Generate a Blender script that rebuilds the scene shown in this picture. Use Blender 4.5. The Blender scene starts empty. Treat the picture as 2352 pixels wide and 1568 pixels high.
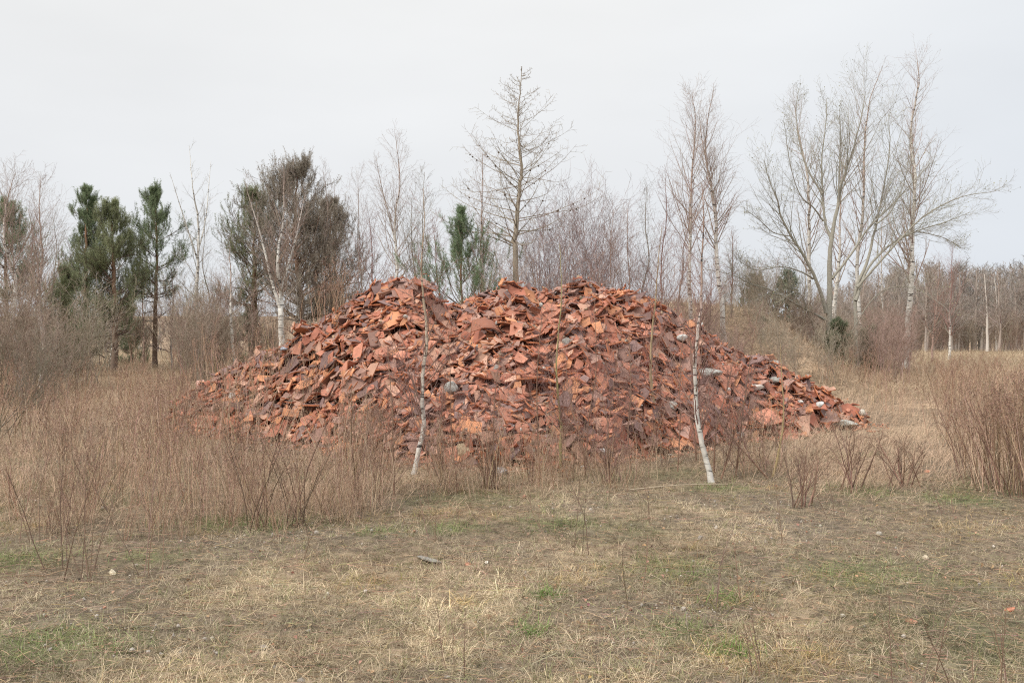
import bpy, math, random
import numpy as np
from mathutils import Vector, Matrix
R = math.radians
rng = np.random.default_rng(7)
sc = bpy.context.scene
COL = sc.collection

# ------------------------------------------------------------------ camera
F, CU, HV, CAMH = 2287.0, 1176.0, 770.0, 1.65      # measured on the photo at 2352 px width
cam_d = bpy.data.cameras.new('camera'); cam = bpy.data.objects.new('camera', cam_d); COL.objects.link(cam)
cam_d.lens = 35.0; cam_d.sensor_width = 36.0; cam_d.clip_end = 3000; cam_d.clip_start = 0.1
cam_d.shift_y = -14/2352
cam.location = (0, 0, CAMH); cam.rotation_euler = (R(90), 0, 0)
sc.camera = cam
# ------------------------------------------------------------------ sky and sun
SUN_EL, SUN_AZ = 42.0, -128.0      # azimuth measured clockwise from +Y (north)
w = bpy.data.worlds.new('World'); sc.world = w; w.use_nodes = True
nt = w.node_tree; nt.nodes.clear()
def N(nt, t, **k):
    n = nt.nodes.new(t)
    for a, b in k.items():
        if a.startswith('i_'): n.inputs[a[2:].replace('_', ' ')].default_value = b
        else: setattr(n, a, b)
    return n
out = N(nt, 'ShaderNodeOutputWorld'); bg = N(nt, 'ShaderNodeBackground')
sky = N(nt, 'ShaderNodeTexSky', sky_type='NISHITA', sun_disc=False)
sky.sun_elevation = R(SUN_EL); sky.sun_rotation = R(SUN_AZ); sky.air_density = 1.0; sky.dust_density = 3.0
bg.inputs['Strength'].default_value = 0.10
tc = N(nt, 'ShaderNodeTexCoord'); sep = N(nt, 'ShaderNodeSeparateXYZ')
nt.links.new(tc.outputs['Generated'], sep.inputs[0])
# a closed layer of thin cloud: nearly even grey white, brighter overhead, a little bluer low on the right
ramp = N(nt, 'ShaderNodeValToRGB'); e = ramp.color_ramp.elements
e[0].position = 0.0; e[0].color = (7.7, 7.95, 8.35, 1); e[1].position = .85; e[1].color = (21, 21, 21.2, 1)
m1 = ramp.color_ramp.elements.new(0.12); m1.color = (8.15, 8.3, 8.5, 1)
m2 = ramp.color_ramp.elements.new(0.33); m2.color = (9.05, 9.08, 9.0, 1)
nt.links.new(sep.outputs['Z'], ramp.inputs['Fac'])
mp = N(nt, 'ShaderNodeMapping'); mp.inputs['Scale'].default_value = (1.0, 1.0, 3.2)
nz = N(nt, 'ShaderNodeTexNoise'); nz.inputs['Scale'].default_value = 2.1; nz.inputs['Detail'].default_value = 4; nz.inputs['Roughness'].default_value = 0.5
nt.links.new(tc.outputs['Generated'], mp.inputs[0]); nt.links.new(mp.outputs[0], nz.inputs['Vector'])
nr = N(nt, 'ShaderNodeMapRange'); nr.inputs['From Min'].default_value = 0.3; nr.inputs['From Max'].default_value = 0.7
nr.inputs['To Min'].default_value = 0.925; nr.inputs['To Max'].default_value = 1.015
nt.links.new(nz.outputs['Fac'], nr.inputs['Value'])
xr = N(nt, 'ShaderNodeMapRange'); xr.inputs['From Min'].default_value = 0.1; xr.inputs['From Max'].default_value = 0.5
nt.links.new(sep.outputs['X'], xr.inputs['Value'])
xm = N(nt, 'ShaderNodeMixRGB', blend_type='MIX'); xm.inputs[1].default_value = (1, 1, 1, 1); xm.inputs[2].default_value = (0.93, 0.955, 0.99, 1)
nt.links.new(xr.outputs[0], xm.inputs[0])
mul = N(nt, 'ShaderNodeMixRGB', blend_type='MULTIPLY'); mul.inputs[0].default_value = 1
nt.links.new(ramp.outputs[0], mul.inputs[1]); nt.links.new(nr.outputs[0], mul.inputs[2])
mul2 = N(nt, 'ShaderNodeMixRGB', blend_type='MULTIPLY'); mul2.inputs[0].default_value = 1
nt.links.new(mul.outputs[0], mul2.inputs[1]); nt.links.new(xm.outputs[0], mul2.inputs[2])
mix = N(nt, 'ShaderNodeMixRGB'); mix.inputs[0].default_value = 0.93
nt.links.new(sky.outputs[0], mix.inputs[1]); nt.links.new(mul2.outputs[0], mix.inputs[2])
nt.links.new(mix.outputs[0], bg.inputs[0]); nt.links.new(bg.outputs[0], out.inputs[0])
sl = bpy.data.lights.new('sun', 'SUN'); sl.energy = 2.3; sl.angle = R(9); sl.color = (1.0, 0.955, 0.89)
so = bpy.data.objects.new('sun', sl); COL.objects.link(so)
sd = Vector((math.sin(R(SUN_AZ))*math.cos(R(SUN_EL)), math.cos(R(SUN_AZ))*math.cos(R(SUN_EL)), math.sin(R(SUN_EL))))
so.rotation_euler = sd.to_track_quat('Z', 'Y').to_euler()
sc.view_settings.view_transform = 'Standard'; sc.view_settings.look = 'None'
sc.view_settings.exposure = 0.10; sc.view_settings.gamma = 1.0
sc.cycles.use_denoising = False; sc.cycles.filter_width = 1.15; sc.cycles.max_bounces = 6; sc.cycles.diffuse_bounces = 3; sc.cycles.transparent_max_bounces = 4

# ------------------------------------------------------------------ maths helpers
_L = {}
def vnoise(x, y, scale, seed=0):
    k = seed
    if k not in _L: _L[k] = np.random.default_rng(1000+seed).random((257, 257))
    g = _L[k]; x = np.asarray(x, float)/scale+100.3; y = np.asarray(y, float)/scale+57.7
    xi = np.floor(x).astype(int); yi = np.floor(y).astype(int); fx = x-xi; fy = y-yi
    fx = fx*fx*(3-2*fx); fy = fy*fy*(3-2*fy)
    a = g[xi % 257, yi % 257]; b = g[(xi+1) % 257, yi % 257]; c = g[xi % 257, (yi+1) % 257]; d = g[(xi+1) % 257, (yi+1) % 257]
    return (a*(1-fx)+b*fx)*(1-fy)+(c*(1-fx)+d*fx)*fy
def fnoise(x, y, scale, seed=0, o=3):
    s = 0; a = 1; t = 0
    for i in range(o):
        s = s+a*vnoise(x, y, scale/2**i, seed+i*17); t += a; a *= .5
    return s/t
def sst(a, b, x):
    t = np.clip((np.asarray(x, float)-a)/(b-a), 0, 1); return t*t*(3-2*t)
def ground0(X, Y):
    X = np.asarray(X, float); Y = np.asarray(Y, float)
    g = 0.62*sst(13, 31, Y)-1.6*sst(60, 115, Y)+7*sst(120, 230, Y)+0.06*(fnoise(X, Y, 3.1, 3)-.5)*sst(0, 6, Y)+0.03*(vnoise(X, Y, .7, 9)-.5)
    g = g+.3*(fnoise(X, Y, 9, 5)-.5)*sst(22, 45, Y)
    # grassy mound behind the heap
    mx = sst(-4.5, -1.0, X)*(1-sst(6.2, 9.6, X)); my = sst(20.8, 27.5, Y)*(1-sst(31, 37, Y))
    g = g+mx*my*(1.95+.55*(fnoise(X, Y, 2.6, 21)-.5))
    return g
def uv_ground(u, v, y0=2.0, y1=140.0):
    """ground point seen at photo pixel (u, v)"""
    Ys = np.arange(y0, y1, .05); X = (u-CU)/F*Ys; zr = CAMH-(v-HV)/F*Ys
    k = np.argmax(ground0(X, Ys) >= zr)
    return float(X[k]), float(Ys[k]), float(ground0(X[k], Ys[k]))
def at(u, v, Y): return np.array([(u-CU)/F*Y, Y, CAMH-(v-HV)/F*Y])
def gat(u, Y):
    X = (u-CU)/F*Y; return np.array([X, Y, float(ground0(X, Y))])

# ------------------------------------------------------------------ mesh helpers
def make_mesh(name, verts, quads=None, tris=None, cols=None, mat=None, smooth=False):
    me = bpy.data.meshes.new(name)
    verts = np.ascontiguousarray(verts, np.float32)
    q = np.zeros((0, 4), np.int32) if quads is None else np.asarray(quads, np.int32)
    t = np.zeros((0, 3), np.int32) if tris is None else np.asarray(tris, np.int32)
    me.vertices.add(len(verts)); me.vertices.foreach_set('co', verts.ravel())
    me.loops.add(q.size+t.size); me.loops.foreach_set('vertex_index', np.concatenate([q.ravel(), t.ravel()]).astype(np.int32))
    me.polygons.add(len(q)+len(t))
    st = np.concatenate([np.arange(len(q))*4, len(q)*4+np.arange(len(t))*3]).astype(np.int32)
    me.polygons.foreach_set('loop_start', st)
    try: me.polygons.foreach_set('loop_total', np.concatenate([np.full(len(q), 4), np.full(len(t), 3)]).astype(np.int32))
    except Exception: pass
    sm = smooth if isinstance(smooth, np.ndarray) else np.full(len(q)+len(t), bool(smooth))
    me.polygons.foreach_set('use_smooth', sm)
    if cols is not None:
        a = me.color_attributes.new('col', 'FLOAT_COLOR', 'POINT')
        c = np.ones((len(verts), 4), np.float32); c[:, :3] = cols
        a.data.foreach_set('color', c.ravel())
    me.update(calc_edges=True)
    if mat: me.materials.append(mat)
    return me
def tag(o, label=None, cat=None, group=None, kind=None):
    if label: o['label'] = label
    if cat: o['category'] = cat
    if group: o['group'] = group
    if kind: o['kind'] = kind
    return o
def obj(name, me, parent=None, loc=None):
    o = bpy.data.objects.new(name, me); COL.objects.link(o)
    if parent is not None: o.parent = parent
    if loc is not None: o.location = loc
    return o
def empty(name, loc, label, cat, group=None):
    o = bpy.data.objects.new(name, None); COL.objects.link(o); o.location = [float(c) for c in loc]; o.empty_display_size = .2
    return tag(o, label, cat, group)
def dup(root, loc, rz, s, label, group):
    r = root.copy(); COL.objects.link(r); r.location = [float(c) for c in loc]; r.rotation_euler = (0, 0, rz)
    r.scale = (s, s, s) if np.isscalar(s) else s
    r['label'] = label; r['group'] = group
    for ch in list(root.children):
        c = ch.copy(); COL.objects.link(c); c.parent = r
    return r
def norm(v): return v/np.maximum(np.linalg.norm(v, axis=-1, keepdims=True), 1e-9)
class Geo:
    def __init__(s): s.v = []; s.q = []; s.t = []; s.c = []; s.n = 0
    def add(s, v, q=None, t=None, c=(1, 1, 1)):
        v = np.asarray(v).reshape(-1, 3); s.v.append(v)
        if q is not None: s.q.append(np.asarray(q).reshape(-1, 4)+s.n)
        if t is not None: s.t.append(np.asarray(t).reshape(-1, 3)+s.n)
        s.c.append(np.broadcast_to(np.asarray(c, float), v.shape)); s.n += len(v)
    def build(s, name, mat, parent=None, smooth=False, origin=None):
        v = np.concatenate(s.v) if s.v else np.zeros((0, 3))
        if origin is not None: v = v-np.asarray(origin)
        me = make_mesh(name, v, np.concatenate(s.q) if s.q else None, np.concatenate(s.t) if s.t else None,
                       np.concatenate(s.c) if s.c else None, mat, smooth)
        return obj(name, me, parent)
def add_tubes(g, pts, rad, S, col):
    """pts (N,P,3), rad (N,P), col (3,) or (N,3) or (N,P,3)"""
    Nn, P = pts.shape[:2]
    if Nn == 0: return
    tan = np.empty_like(pts); tan[:, 1:-1] = pts[:, 2:]-pts[:, :-2]; tan[:, 0] = pts[:, 1]-pts[:, 0]; tan[:, -1] = pts[:, -1]-pts[:, -2]
    tan = norm(tan)
    m = norm(pts[:, -1]-pts[:, 0])
    ref = np.where(np.abs(m[:, 2:3]) > .75, np.array([[.31, .95, .05]]), np.array([[0.05, .1, 1.]]))[:, None, :]
    a = norm(np.cross(tan, np.broadcast_to(ref, tan.shape))); b = np.cross(tan, a)
    th = np.arange(S)/S*2*math.pi
    ring = a[:, :, None, :]*np.cos(th)[None, None, :, None]+b[:, :, None, :]*np.sin(th)[None, None, :, None]
    v = pts[:, :, None, :]+ring*rad[:, :, None, None]
    base = (np.arange(Nn)*P*S)[:, None, None]; i = (np.arange(P-1)*S)[None, :, None]; j = np.arange(S)[None, None, :]; j2 = (j+1) % S
    q = np.stack([base+i+j, base+i+j2, base+i+S+j2, base+i+S+j], -1)
    col = np.asarray(col, float)
    if col.ndim == 1: c = np.broadcast_to(col, v.shape)
    elif col.ndim == 2: c = np.broadcast_to(col[:, None, None, :], v.shape)
    else: c = np.broadcast_to(col[:, :, None, :], v.shape)
    g.add(v.reshape(-1, 3), q=q.reshape(-1, 4), c=c.reshape(-1, 3))
def lerp_at(pts, rad, idx, t):
    P = pts.shape[1]; f = np.clip(t, 0, .9999)*(P-1); i = np.floor(f).astype(int); w_ = (f-i)[:, None]
    a = pts[idx, i]; b = pts[idx, i+1]
    return a*(1-w_)+b*w_, norm(b-a), rad[idx, i]*(1-w_[:, 0])+rad[idx, i+1]*w_[:, 0]
def walk(rng, p, d, L, P, up=0., wob=.1, upend=None):
    n = len(p); pts = np.empty((n, P, 3)); pts[:, 0] = p; d = norm(d); st = (L/(P-1))[:, None]
    for k in range(1, P):
        u_ = up if upend is None else up+(upend-up)*(k/(P-1))
        d = norm(d+np.array([0, 0, 1.])*u_/(P-1)+rng.normal(size=(n, 3))*wob/math.sqrt(P-1))
        pts[:, k] = pts[:, k-1]+d*st
    return pts
def spawn(rng, pts, rad, n, t0, t1, ang, ln, P, up=0., wob=.15, rs=.6, tip=.3, rmin=.0022, absl=False, upend=None, flat=0., asd=.15):
    Np = pts.shape[0]
    if Np == 0: return pts[:, :P], rad[:, :P]
    idx = np.repeat(np.arange(Np), n); k = np.tile(np.arange(n), Np)
    t = t0+(t1-t0)*((k+rng.random(len(k)))/n)
    p, tan, r = lerp_at(pts, rad, idx, t)
    v = rng.normal(size=(len(k), 3)); v[:, 2] *= (1-flat)
    v -= (v*tan).sum(1, keepdims=True)*tan; v = norm(v)
    a = (ang(t) if callable(ang) else ang)+rng.normal(size=len(k))*asd
    d = np.cos(a)[:, None]*tan+np.sin(a)[:, None]*v
    Lp = np.linalg.norm(np.diff(pts, axis=1), axis=2).sum(1)[idx] if not absl else 1.
    L = (ln(t) if callable(ln) else ln)*Lp*(.6+.7*rng.random(len(k)))
    q = walk(rng, p, d, L*np.ones(len(k)), P, up, wob, upend)
    r0 = np.maximum(r*rs, rmin); s = np.linspace(0, 1, P)[None, :]
    return q, np.maximum(r0[:, None]*(1-s*(1-tip)), rmin*(1-.35*s))
def smoothpath(P0, n):
    P0 = np.asarray(P0, float); m = len(P0); t = np.linspace(0, m-1, n); o = np.empty((n, 3))
    for j, tt in enumerate(t):
        i = min(int(tt), m-2); f = tt-i
        a = P0[max(i-1, 0)]; b = P0[i]; c = P0[i+1]; d = P0[min(i+2, m-1)]
        o[j] = .5*((2*b)+(c-a)*f+(2*a-5*b+4*c-d)*f*f+(3*b-a-3*c+d)*f**3)
    return o
def chips(g, rng, p, s, col, aspect=1.0):
    """small randomly turned leaf-like quads at points p"""
    n = len(p)
    if n == 0: return
    a = norm(rng.normal(size=(n, 3))); b = norm(np.cross(a, rng.normal(size=(n, 3))))
    s = np.broadcast_to(s, (n,))[:, None]
    v = np.stack([p-a*s, p+b*s*aspect, p+a*s, p-b*s*aspect], 1)
    col = np.asarray(col, float)
    c = np.broadcast_to(col[:, None, :] if col.ndim == 2 else col, v.shape)
    g.add(v.reshape(-1, 3), q=(np.arange(n)[:, None]*4+np.arange(4)), c=c.reshape(-1, 3))
def jit(rng, col, n, a=.18): return np.asarray(col)[None, :]*(1+a*rng.normal(size=(n, 1)))*(1+.3*a*rng.normal(size=(n, 3)))

# ------------------------------------------------------------------ materials
def base_mat(name):
    m = bpy.data.materials.new(name); m.use_nodes = True; nt = m.node_tree; nt.nodes.clear()
    o = N(nt, 'ShaderNodeOutputMaterial'); return m, nt, o
def col_mat(name, rough=.9, transl=0., nscale=0., namp=.25, bump=0., bscale=60., spec=.2, coord='Object'):
    m, nt, o = base_mat(name); p = N(nt, 'ShaderNodeBsdfPrincipled'); p.inputs['Roughness'].default_value = rough
    p.inputs['Specular IOR Level'].default_value = spec
    at_ = N(nt, 'ShaderNodeAttribute', attribute_name='col'); c = at_.outputs['Color']
    tcn = N(nt, 'ShaderNodeTexCoord')
    if nscale:
        z = N(nt, 'ShaderNodeTexNoise'); z.inputs['Scale'].default_value = nscale; z.inputs['Detail'].default_value = 5; z.inputs['Roughness'].default_value = .65
        nt.links.new(tcn.outputs[coord], z.inputs['Vector'])
        mr = N(nt, 'ShaderNodeMapRange'); mr.inputs['From Min'].default_value = .3; mr.inputs['From Max'].default_value = .7
        mr.inputs['To Min'].default_value = 1-namp; mr.inputs['To Max'].default_value = 1+namp
        nt.links.new(z.outputs['Fac'], mr.inputs['Value'])
        mm = N(nt, 'ShaderNodeMixRGB', blend_type='MULTIPLY'); mm.inputs[0].default_value = 1
        nt.links.new(c, mm.inputs[1]); nt.links.new(mr.outputs[0], mm.inputs[2]); c = mm.outputs[0]
    nt.links.new(c, p.inputs['Base Color'])
    if bump:
        z2 = N(nt, 'ShaderNodeTexNoise'); z2.inputs['Scale'].default_value = bscale; z2.inputs['Detail'].default_value = 4
        nt.links.new(tcn.outputs[coord], z2.inputs['Vector'])
        b = N(nt, 'ShaderNodeBump'); b.inputs['Strength'].default_value = bump; b.inputs['Distance'].default_value = .01
        nt.links.new(z2.outputs['Fac'], b.inputs['Height']); nt.links.new(b.outputs[0], p.inputs['Normal'])
    sh = p.outputs[0]
    if transl:
        tr = N(nt, 'ShaderNodeBsdfTranslucent'); nt.links.new(c, tr.inputs[0])
        ms = N(nt, 'ShaderNodeMixShader'); ms.inputs[0].default_value = transl
        nt.links.new(sh, ms.inputs[1]); nt.links.new(tr.outputs[0], ms.inputs[2]); sh = ms.outputs[0]
    nt.links.new(sh, o.inputs[0]); return m
M_WOOD = col_mat('bark', .9, nscale=25, namp=.25)
M_TWIG = col_mat('twig_bark', .85)
M_GRASS = col_mat('dry_blades', .8, transl=.22)
M_NEEDLE = col_mat('pine_needles', .6, transl=.38)
M_STEM = col_mat('dry_stems', .85, transl=.08)
M_STONE = col_mat('weathered_stone', .9, nscale=14, namp=.38, bump=.7, bscale=45)
def bark_birch():
    m, nt, o = base_mat('birch_bark'); p = N(nt, 'ShaderNodeBsdfPrincipled'); p.inputs['Roughness'].default_value = .75
    a = N(nt, 'ShaderNodeAttribute', attribute_name='col'); t = N(nt, 'ShaderNodeTexCoord')
    mp = N(nt, 'ShaderNodeMapping'); mp.inputs['Scale'].default_value = (5, 5, 26); nt.links.new(t.outputs['Object'], mp.inputs[0])
    z = N(nt, 'ShaderNodeTexNoise'); z.inputs['Scale'].default_value = 1.0; z.inputs['Detail'].default_value = 3; nt.links.new(mp.outputs[0], z.inputs['Vector'])
    r = N(nt, 'ShaderNodeMapRange'); r.inputs['From Min'].default_value = .565; r.inputs['From Max'].default_value = .63; nt.links.new(z.outputs['Fac'], r.inputs['Value'])
    mx = N(nt, 'ShaderNodeMixRGB'); mx.inputs[2].default_value = (.06, .05, .042, 1)
    nt.links.new(r.outputs[0], mx.inputs[0]); nt.links.new(a.outputs['Color'], mx.inputs[1])
    z2 = N(nt, 'ShaderNodeTexNoise'); z2.inputs['Scale'].default_value = 9.0; nt.links.new(t.outputs['Object'], z2.inputs['Vector'])
    r2 = N(nt, 'ShaderNodeMapRange'); r2.inputs['From Min'].default_value = .3; r2.inputs['From Max'].default_value = .7; r2.inputs['To Min'].default_value = .75; r2.inputs['To Max'].default_value = 1.1
    nt.links.new(z2.outputs['Fac'], r2.inputs['Value'])
    m2 = N(nt, 'ShaderNodeMixRGB', blend_type='MULTIPLY'); m2.inputs[0].default_value = 1
    nt.links.new(mx.outputs[0], m2.inputs[1]); nt.links.new(r2.outputs[0], m2.inputs[2])
    nt.links.new(m2.outputs[0], p.inputs['Base Color']); nt.links.new(p.outputs[0], o.inputs[0]); return m
M_BIRCH = bark_birch()
def mat_tile():
    m, nt, o = base_mat('fired_clay'); p = N(nt, 'ShaderNodeBsdfPrincipled'); p.inputs['Roughness'].default_value = .88
    p.inputs['Specular IOR Level'].default_value = .25
    a = N(nt, 'ShaderNodeAttribute', attribute_name='col'); t = N(nt, 'ShaderNodeTexCoord'); g = N(nt, 'ShaderNodeNewGeometry')
    z = N(nt, 'ShaderNodeTexNoise'); z.inputs['Scale'].default_value = 11; z.inputs['Detail'].default_value = 7; z.inputs['Roughness'].default_value = .7
    nt.links.new(g.outputs['Position'], z.inputs['Vector'])
    r = N(nt, 'ShaderNodeMapRange'); r.inputs['From Min'].default_value = .3; r.inputs['From Max'].default_value = .72; r.inputs['To Min'].default_value = 1.18; r.inputs['To Max'].default_value = .8
    nt.links.new(z.outputs['Fac'], r.inputs['Value'])
    mm = N(nt, 'ShaderNodeMixRGB', blend_type='MULTIPLY'); mm.inputs[0].default_value = 1
    nt.links.new(a.outputs['Color'], mm.inputs[1]); nt.links.new(r.outputs[0], mm.inputs[2])
    # grey lichen and soot patches
    z3 = N(nt, 'ShaderNodeTexNoise'); z3.inputs['Scale'].default_value = 27; z3.inputs['Detail'].default_value = 6; nt.links.new(g.outputs['Position'], z3.inputs['Vector'])
    r3 = N(nt, 'ShaderNodeMapRange'); r3.inputs['From Min'].default_value = .56; r3.inputs['From Max'].default_value = .72; r3.inputs['To Max'].default_value = .4
    nt.links.new(z3.outputs['Fac'], r3.inputs['Value'])
    m3 = N(nt, 'ShaderNodeMixRGB'); m3.inputs[2].default_value = (.23, .155, .125, 1); nt.links.new(r3.outputs[0], m3.inputs[0]); nt.links.new(mm.outputs[0], m3.inputs[1])
    nt.links.new(m3.outputs[0], p.inputs['Base Color'])
    z2 = N(nt, 'ShaderNodeTexNoise'); z2.inputs['Scale'].default_value = 130; z2.inputs['Detail'].default_value = 3; nt.links.new(g.outputs['Position'], z2.inputs['Vector'])
    b = N(nt, 'ShaderNodeBump'); b.inputs['Strength'].default_value = .35; b.inputs['Distance'].default_value = .004
    nt.links.new(z2.outputs['Fac'], b.inputs['Height']); nt.links.new(b.outputs[0], p.inputs['Normal'])
    nt.links.new(p.outputs[0], o.inputs[0]); return m
M_TILE = mat_tile()
M_GROUND = col_mat('field_soil', .95, nscale=9, namp=.62, bump=1., bscale=30, coord='Object')

# ------------------------------------------------------------------ ground
def patches(X, Y):
    """what grows where: green, straw, bare, fields of 0..1"""
    green = sst(.55, .75, fnoise(X, Y, 1.6, 31, 4)); straw = sst(.45, .7, fnoise(X, Y, 1.1, 41, 4)); bare = sst(.56, .72, fnoise(X*.8, Y, 1.3, 51, 4))
    return green, straw, bare
GREENS = [(540, 1205, .5), (650, 1205, .45), (20, 1290, .45), (350, 1285, .3), (1990, 1130, .45), (2300, 1125, .6), (1655, 1125, .35), (1050, 1215, .3),
          (1260, 1205, .4), (1245, 1368, .12), (1680, 1505, .16), (1210, 1450, .12), (90, 1490, .5), (1990, 1315, .5), (2200, 1150, .3), (870, 1225, .25), (1540, 1310, .4), (100, 1120, .5), (1570, 1450, .25), (1665, 1385, .15)]
gpts = [(*uv_ground(u, v)[:2], r) for u, v, r in GREENS]
def greenspots(X, Y):
    s = np.zeros_like(np.asarray(X, float))
    for x, y, r in gpts: s = np.maximum(s, np.exp(-(((X-x)/r)**2+((Y-y)/(r*.8))**2)*1.2))
    return s
def axis(a, b, st, far, n):
    core = np.arange(a, b+st/2, st); k = np.linspace(0, 1, n)[1:]
    return np.concatenate([(a-(far)*k**3)[::-1], core, b+far*k**3])
xs = axis(-15, 15, .09, 700, 40); ys = axis(2.5, 38, .09, 900, 60); ys = ys[ys > -40]
GX, GY = np.meshgrid(xs, ys); GZ = ground0(GX, GY)
GZ = np.where(GY < 30, GZ+.022*(vnoise(GX, GY, .17, 61)-.5), GZ)
gr, stw, bare = patches(GX, GY); gs = greenspots(GX, GY)
c = np.array([.145, .108, .072])[None, None]*np.ones(GX.shape+(1,))
c = c*(1-.5*stw[..., None])+np.array([.30, .225, .14])*.5*stw[..., None]
c = c*(1-.6*gr[..., None])+np.array([.10, .105, .05])*.6*gr[..., None]
c = c*(1-.6*bare[..., None])+np.array([.14, .11, .08])*.6*bare[..., None]
c = c*(1-.4*gs[..., None])+np.array([.10, .12, .045])*.4*gs[..., None]
far = sst(14, 24, GY)[..., None]; c = c*(1-far)+np.array([.30, .215, .14])*far*(.8+.4*stw[..., None])
nx, ny = len(xs), len(ys)
I = np.arange(nx*ny).reshape(ny, nx)
q = np.stack([I[:-1, :-1], I[:-1, 1:], I[1:, 1:], I[1:, :-1]], -1).reshape(-1, 4)
tag(obj('ground', make_mesh('ground', np.stack([GX, GY, GZ], -1).reshape(-1, 3), q, None, c.reshape(-1, 3), M_GROUND, True)), 'uneven field of dry grass, soil and moss', 'ground', kind='structure')

# ------------------------------------------------------------------ the heap of broken tiles: target surface
SK = np.array([(330, 985), (380, 962), (440, 905), (520, 850), (600, 815), (650, 793), (700, 768), (760, 724), (820, 680), (860, 657), (900, 645), (950, 650), (978, 668), (1000, 694), (1030, 704), (1065, 702), (1110, 678), (1160, 668), (1205, 663), (1240, 678), (1280, 664), (1330, 647), (1380, 660),
               (1450, 671), (1500, 687), (1550, 727), (1600, 750), (1650, 782), (1700, 812), (1760, 830), (1800, 853), (1870, 882), (1920, 915), (1975, 950), (2005, 985)], float)
FT = np.array([(330, 990), (440, 1000), (600, 1020), (750, 1040), (900, 1062), (1100, 1075), (1300, 1070), (1450, 1055), (1600, 1035), (1700, 1012), (1830, 1008), (1930, 985), (2005, 990)], float)
CY = np.array([(330, 17.2), (440, 17.0), (600, 16.6), (800, 16.4), (950, 16.3), (1060, 16.6), (1330, 16.6), (1550, 16.8), (1800, 17.1), (2005, 17.6)], float)
_fy = []
for u, v in FT:
    Y = 13.; X = 0
    for _ in range(20): Y = (CAMH-float(ground0((u-CU)/F*Y, Y)))*F/(v-HV)
    _fy.append(Y)
FY = np.array(_fy)
def heap(X, Y):
    X = np.asarray(X, float); Y = np.asarray(Y, float); u = CU+F*X/np.maximum(Y, 1)
    g = ground0(X, Y); yc = np.interp(u, CY[:, 0], CY[:, 1]); vc = np.interp(u, SK[:, 0], SK[:, 1]); yf = np.minimum(np.interp(u, FT[:, 0], FY), yc-.35)
    zc = CAMH-(vc-HV)/F*yc; hc = np.maximum(zc-ground0((u-CU)/F*yc, yc), 0)
    t = (Y-yf)/(yc-yf)
    pr = np.where(t < 1, np.clip(t, 0, 1)**.92, 1)
    pr = np.maximum(pr, 1-(1-.0)*0) if False else pr
    h = hc*pr
    h = np.where(t > 1, hc-np.maximum(Y-yc-.25, 0)*.72, h)
    h = np.where(t < 0, -.05, h)
    b = (fnoise(X, Y, .9, 71, 3)-.5)*.30*sst(0, .35, t)*(1-.85*sst(.72, .97, t))
    h = np.where((u < 330) | (u > 2005), -.05, h+b*np.minimum(1, hc))
    return g+np.maximum(h, -.05), t
RES = .025; hx0, hy0, hnx, hny = -8.6, 11.8, 680, 400
HXg, HYg = np.meshgrid(hx0+RES*np.arange(hnx), hy0+RES*np.arange(hny), indexing='ij')
T, TT = heap(HXg, HYg); G0 = ground0(HXg, HYg)
H = np.maximum(T-.11, G0); inside = (T-G0 > .03)
H = np.where(inside, H, G0); IDM = np.full(H.shape, -1, np.int32)
# core of the heap (never really seen: covered by fragments)
core = Geo(); s4 = 4
cv = np.stack([HXg[::s4, ::s4], HYg[::s4, ::s4], np.where(inside, T-.15, G0-.15)[::s4, ::s4]], -1)
ci = np.arange(cv.shape[0]*cv.shape[1]).reshape(cv.shape[:2])
cq = np.stack([ci[:-1, :-1], ci[1:, :-1], ci[1:, 1:], ci[:-1, 1:]], -1).reshape(-1, 4)
zz = inside[::s4, ::s4]; keep = (zz[:-1, :-1] | zz[1:, 1:]).reshape(-1)
core.add(cv.reshape(-1, 3), q=cq[keep], c=(.13, .06, .04))

# ------------------------------------------------------------------ fragment shapes
NO = 12
class Frag: pass
def make_frag(rg, kind):
    f = Frag(); n = int(rg.choice([3, 4, 4, 6])) if kind != 'big' else 4
    th = np.sort((np.arange(n)+rg.uniform(-.3, .3, n))/n*2*math.pi+rg.uniform(0, 6))
    asp = rg.uniform(.45, 1.0) if kind != 'big' else rg.uniform(.62, .8)
    cr = rg.uniform(.72, 1.2, n); cx, cy = np.cos(th)*cr, np.sin(th)*cr*asp
    # resample outline at NO angles (star shape)
    po = []; per = np.linspace(0, n, NO, endpoint=False)
    for s in per:
        i = int(s); f_ = s-i; j = (i+1) % n; x = cx[i]*(1-f_)+cx[j]*f_; y = cy[i]*(1-f_)+cy[j]*f_
        if f_ > 0.02: x *= 1+rg.normal()*.035; y *= 1+rg.normal()*.035
        po.append((x, y))
    f.out = np.array(po); f.curv = rg.choice([0.05, .25, .5, .85], p=[.3, .35, .22, .13])*rg.choice([-1, 1])
    f.ph = rg.uniform(-.5, .5); f.ax = rg.uniform(0, math.pi); f.lip = rg.random() < .25
    if kind == 'big' and abs(f.curv) < .3 and rg.random() < .6: f.curv = .6*rg.choice([-1, 1])
    return f
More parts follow.
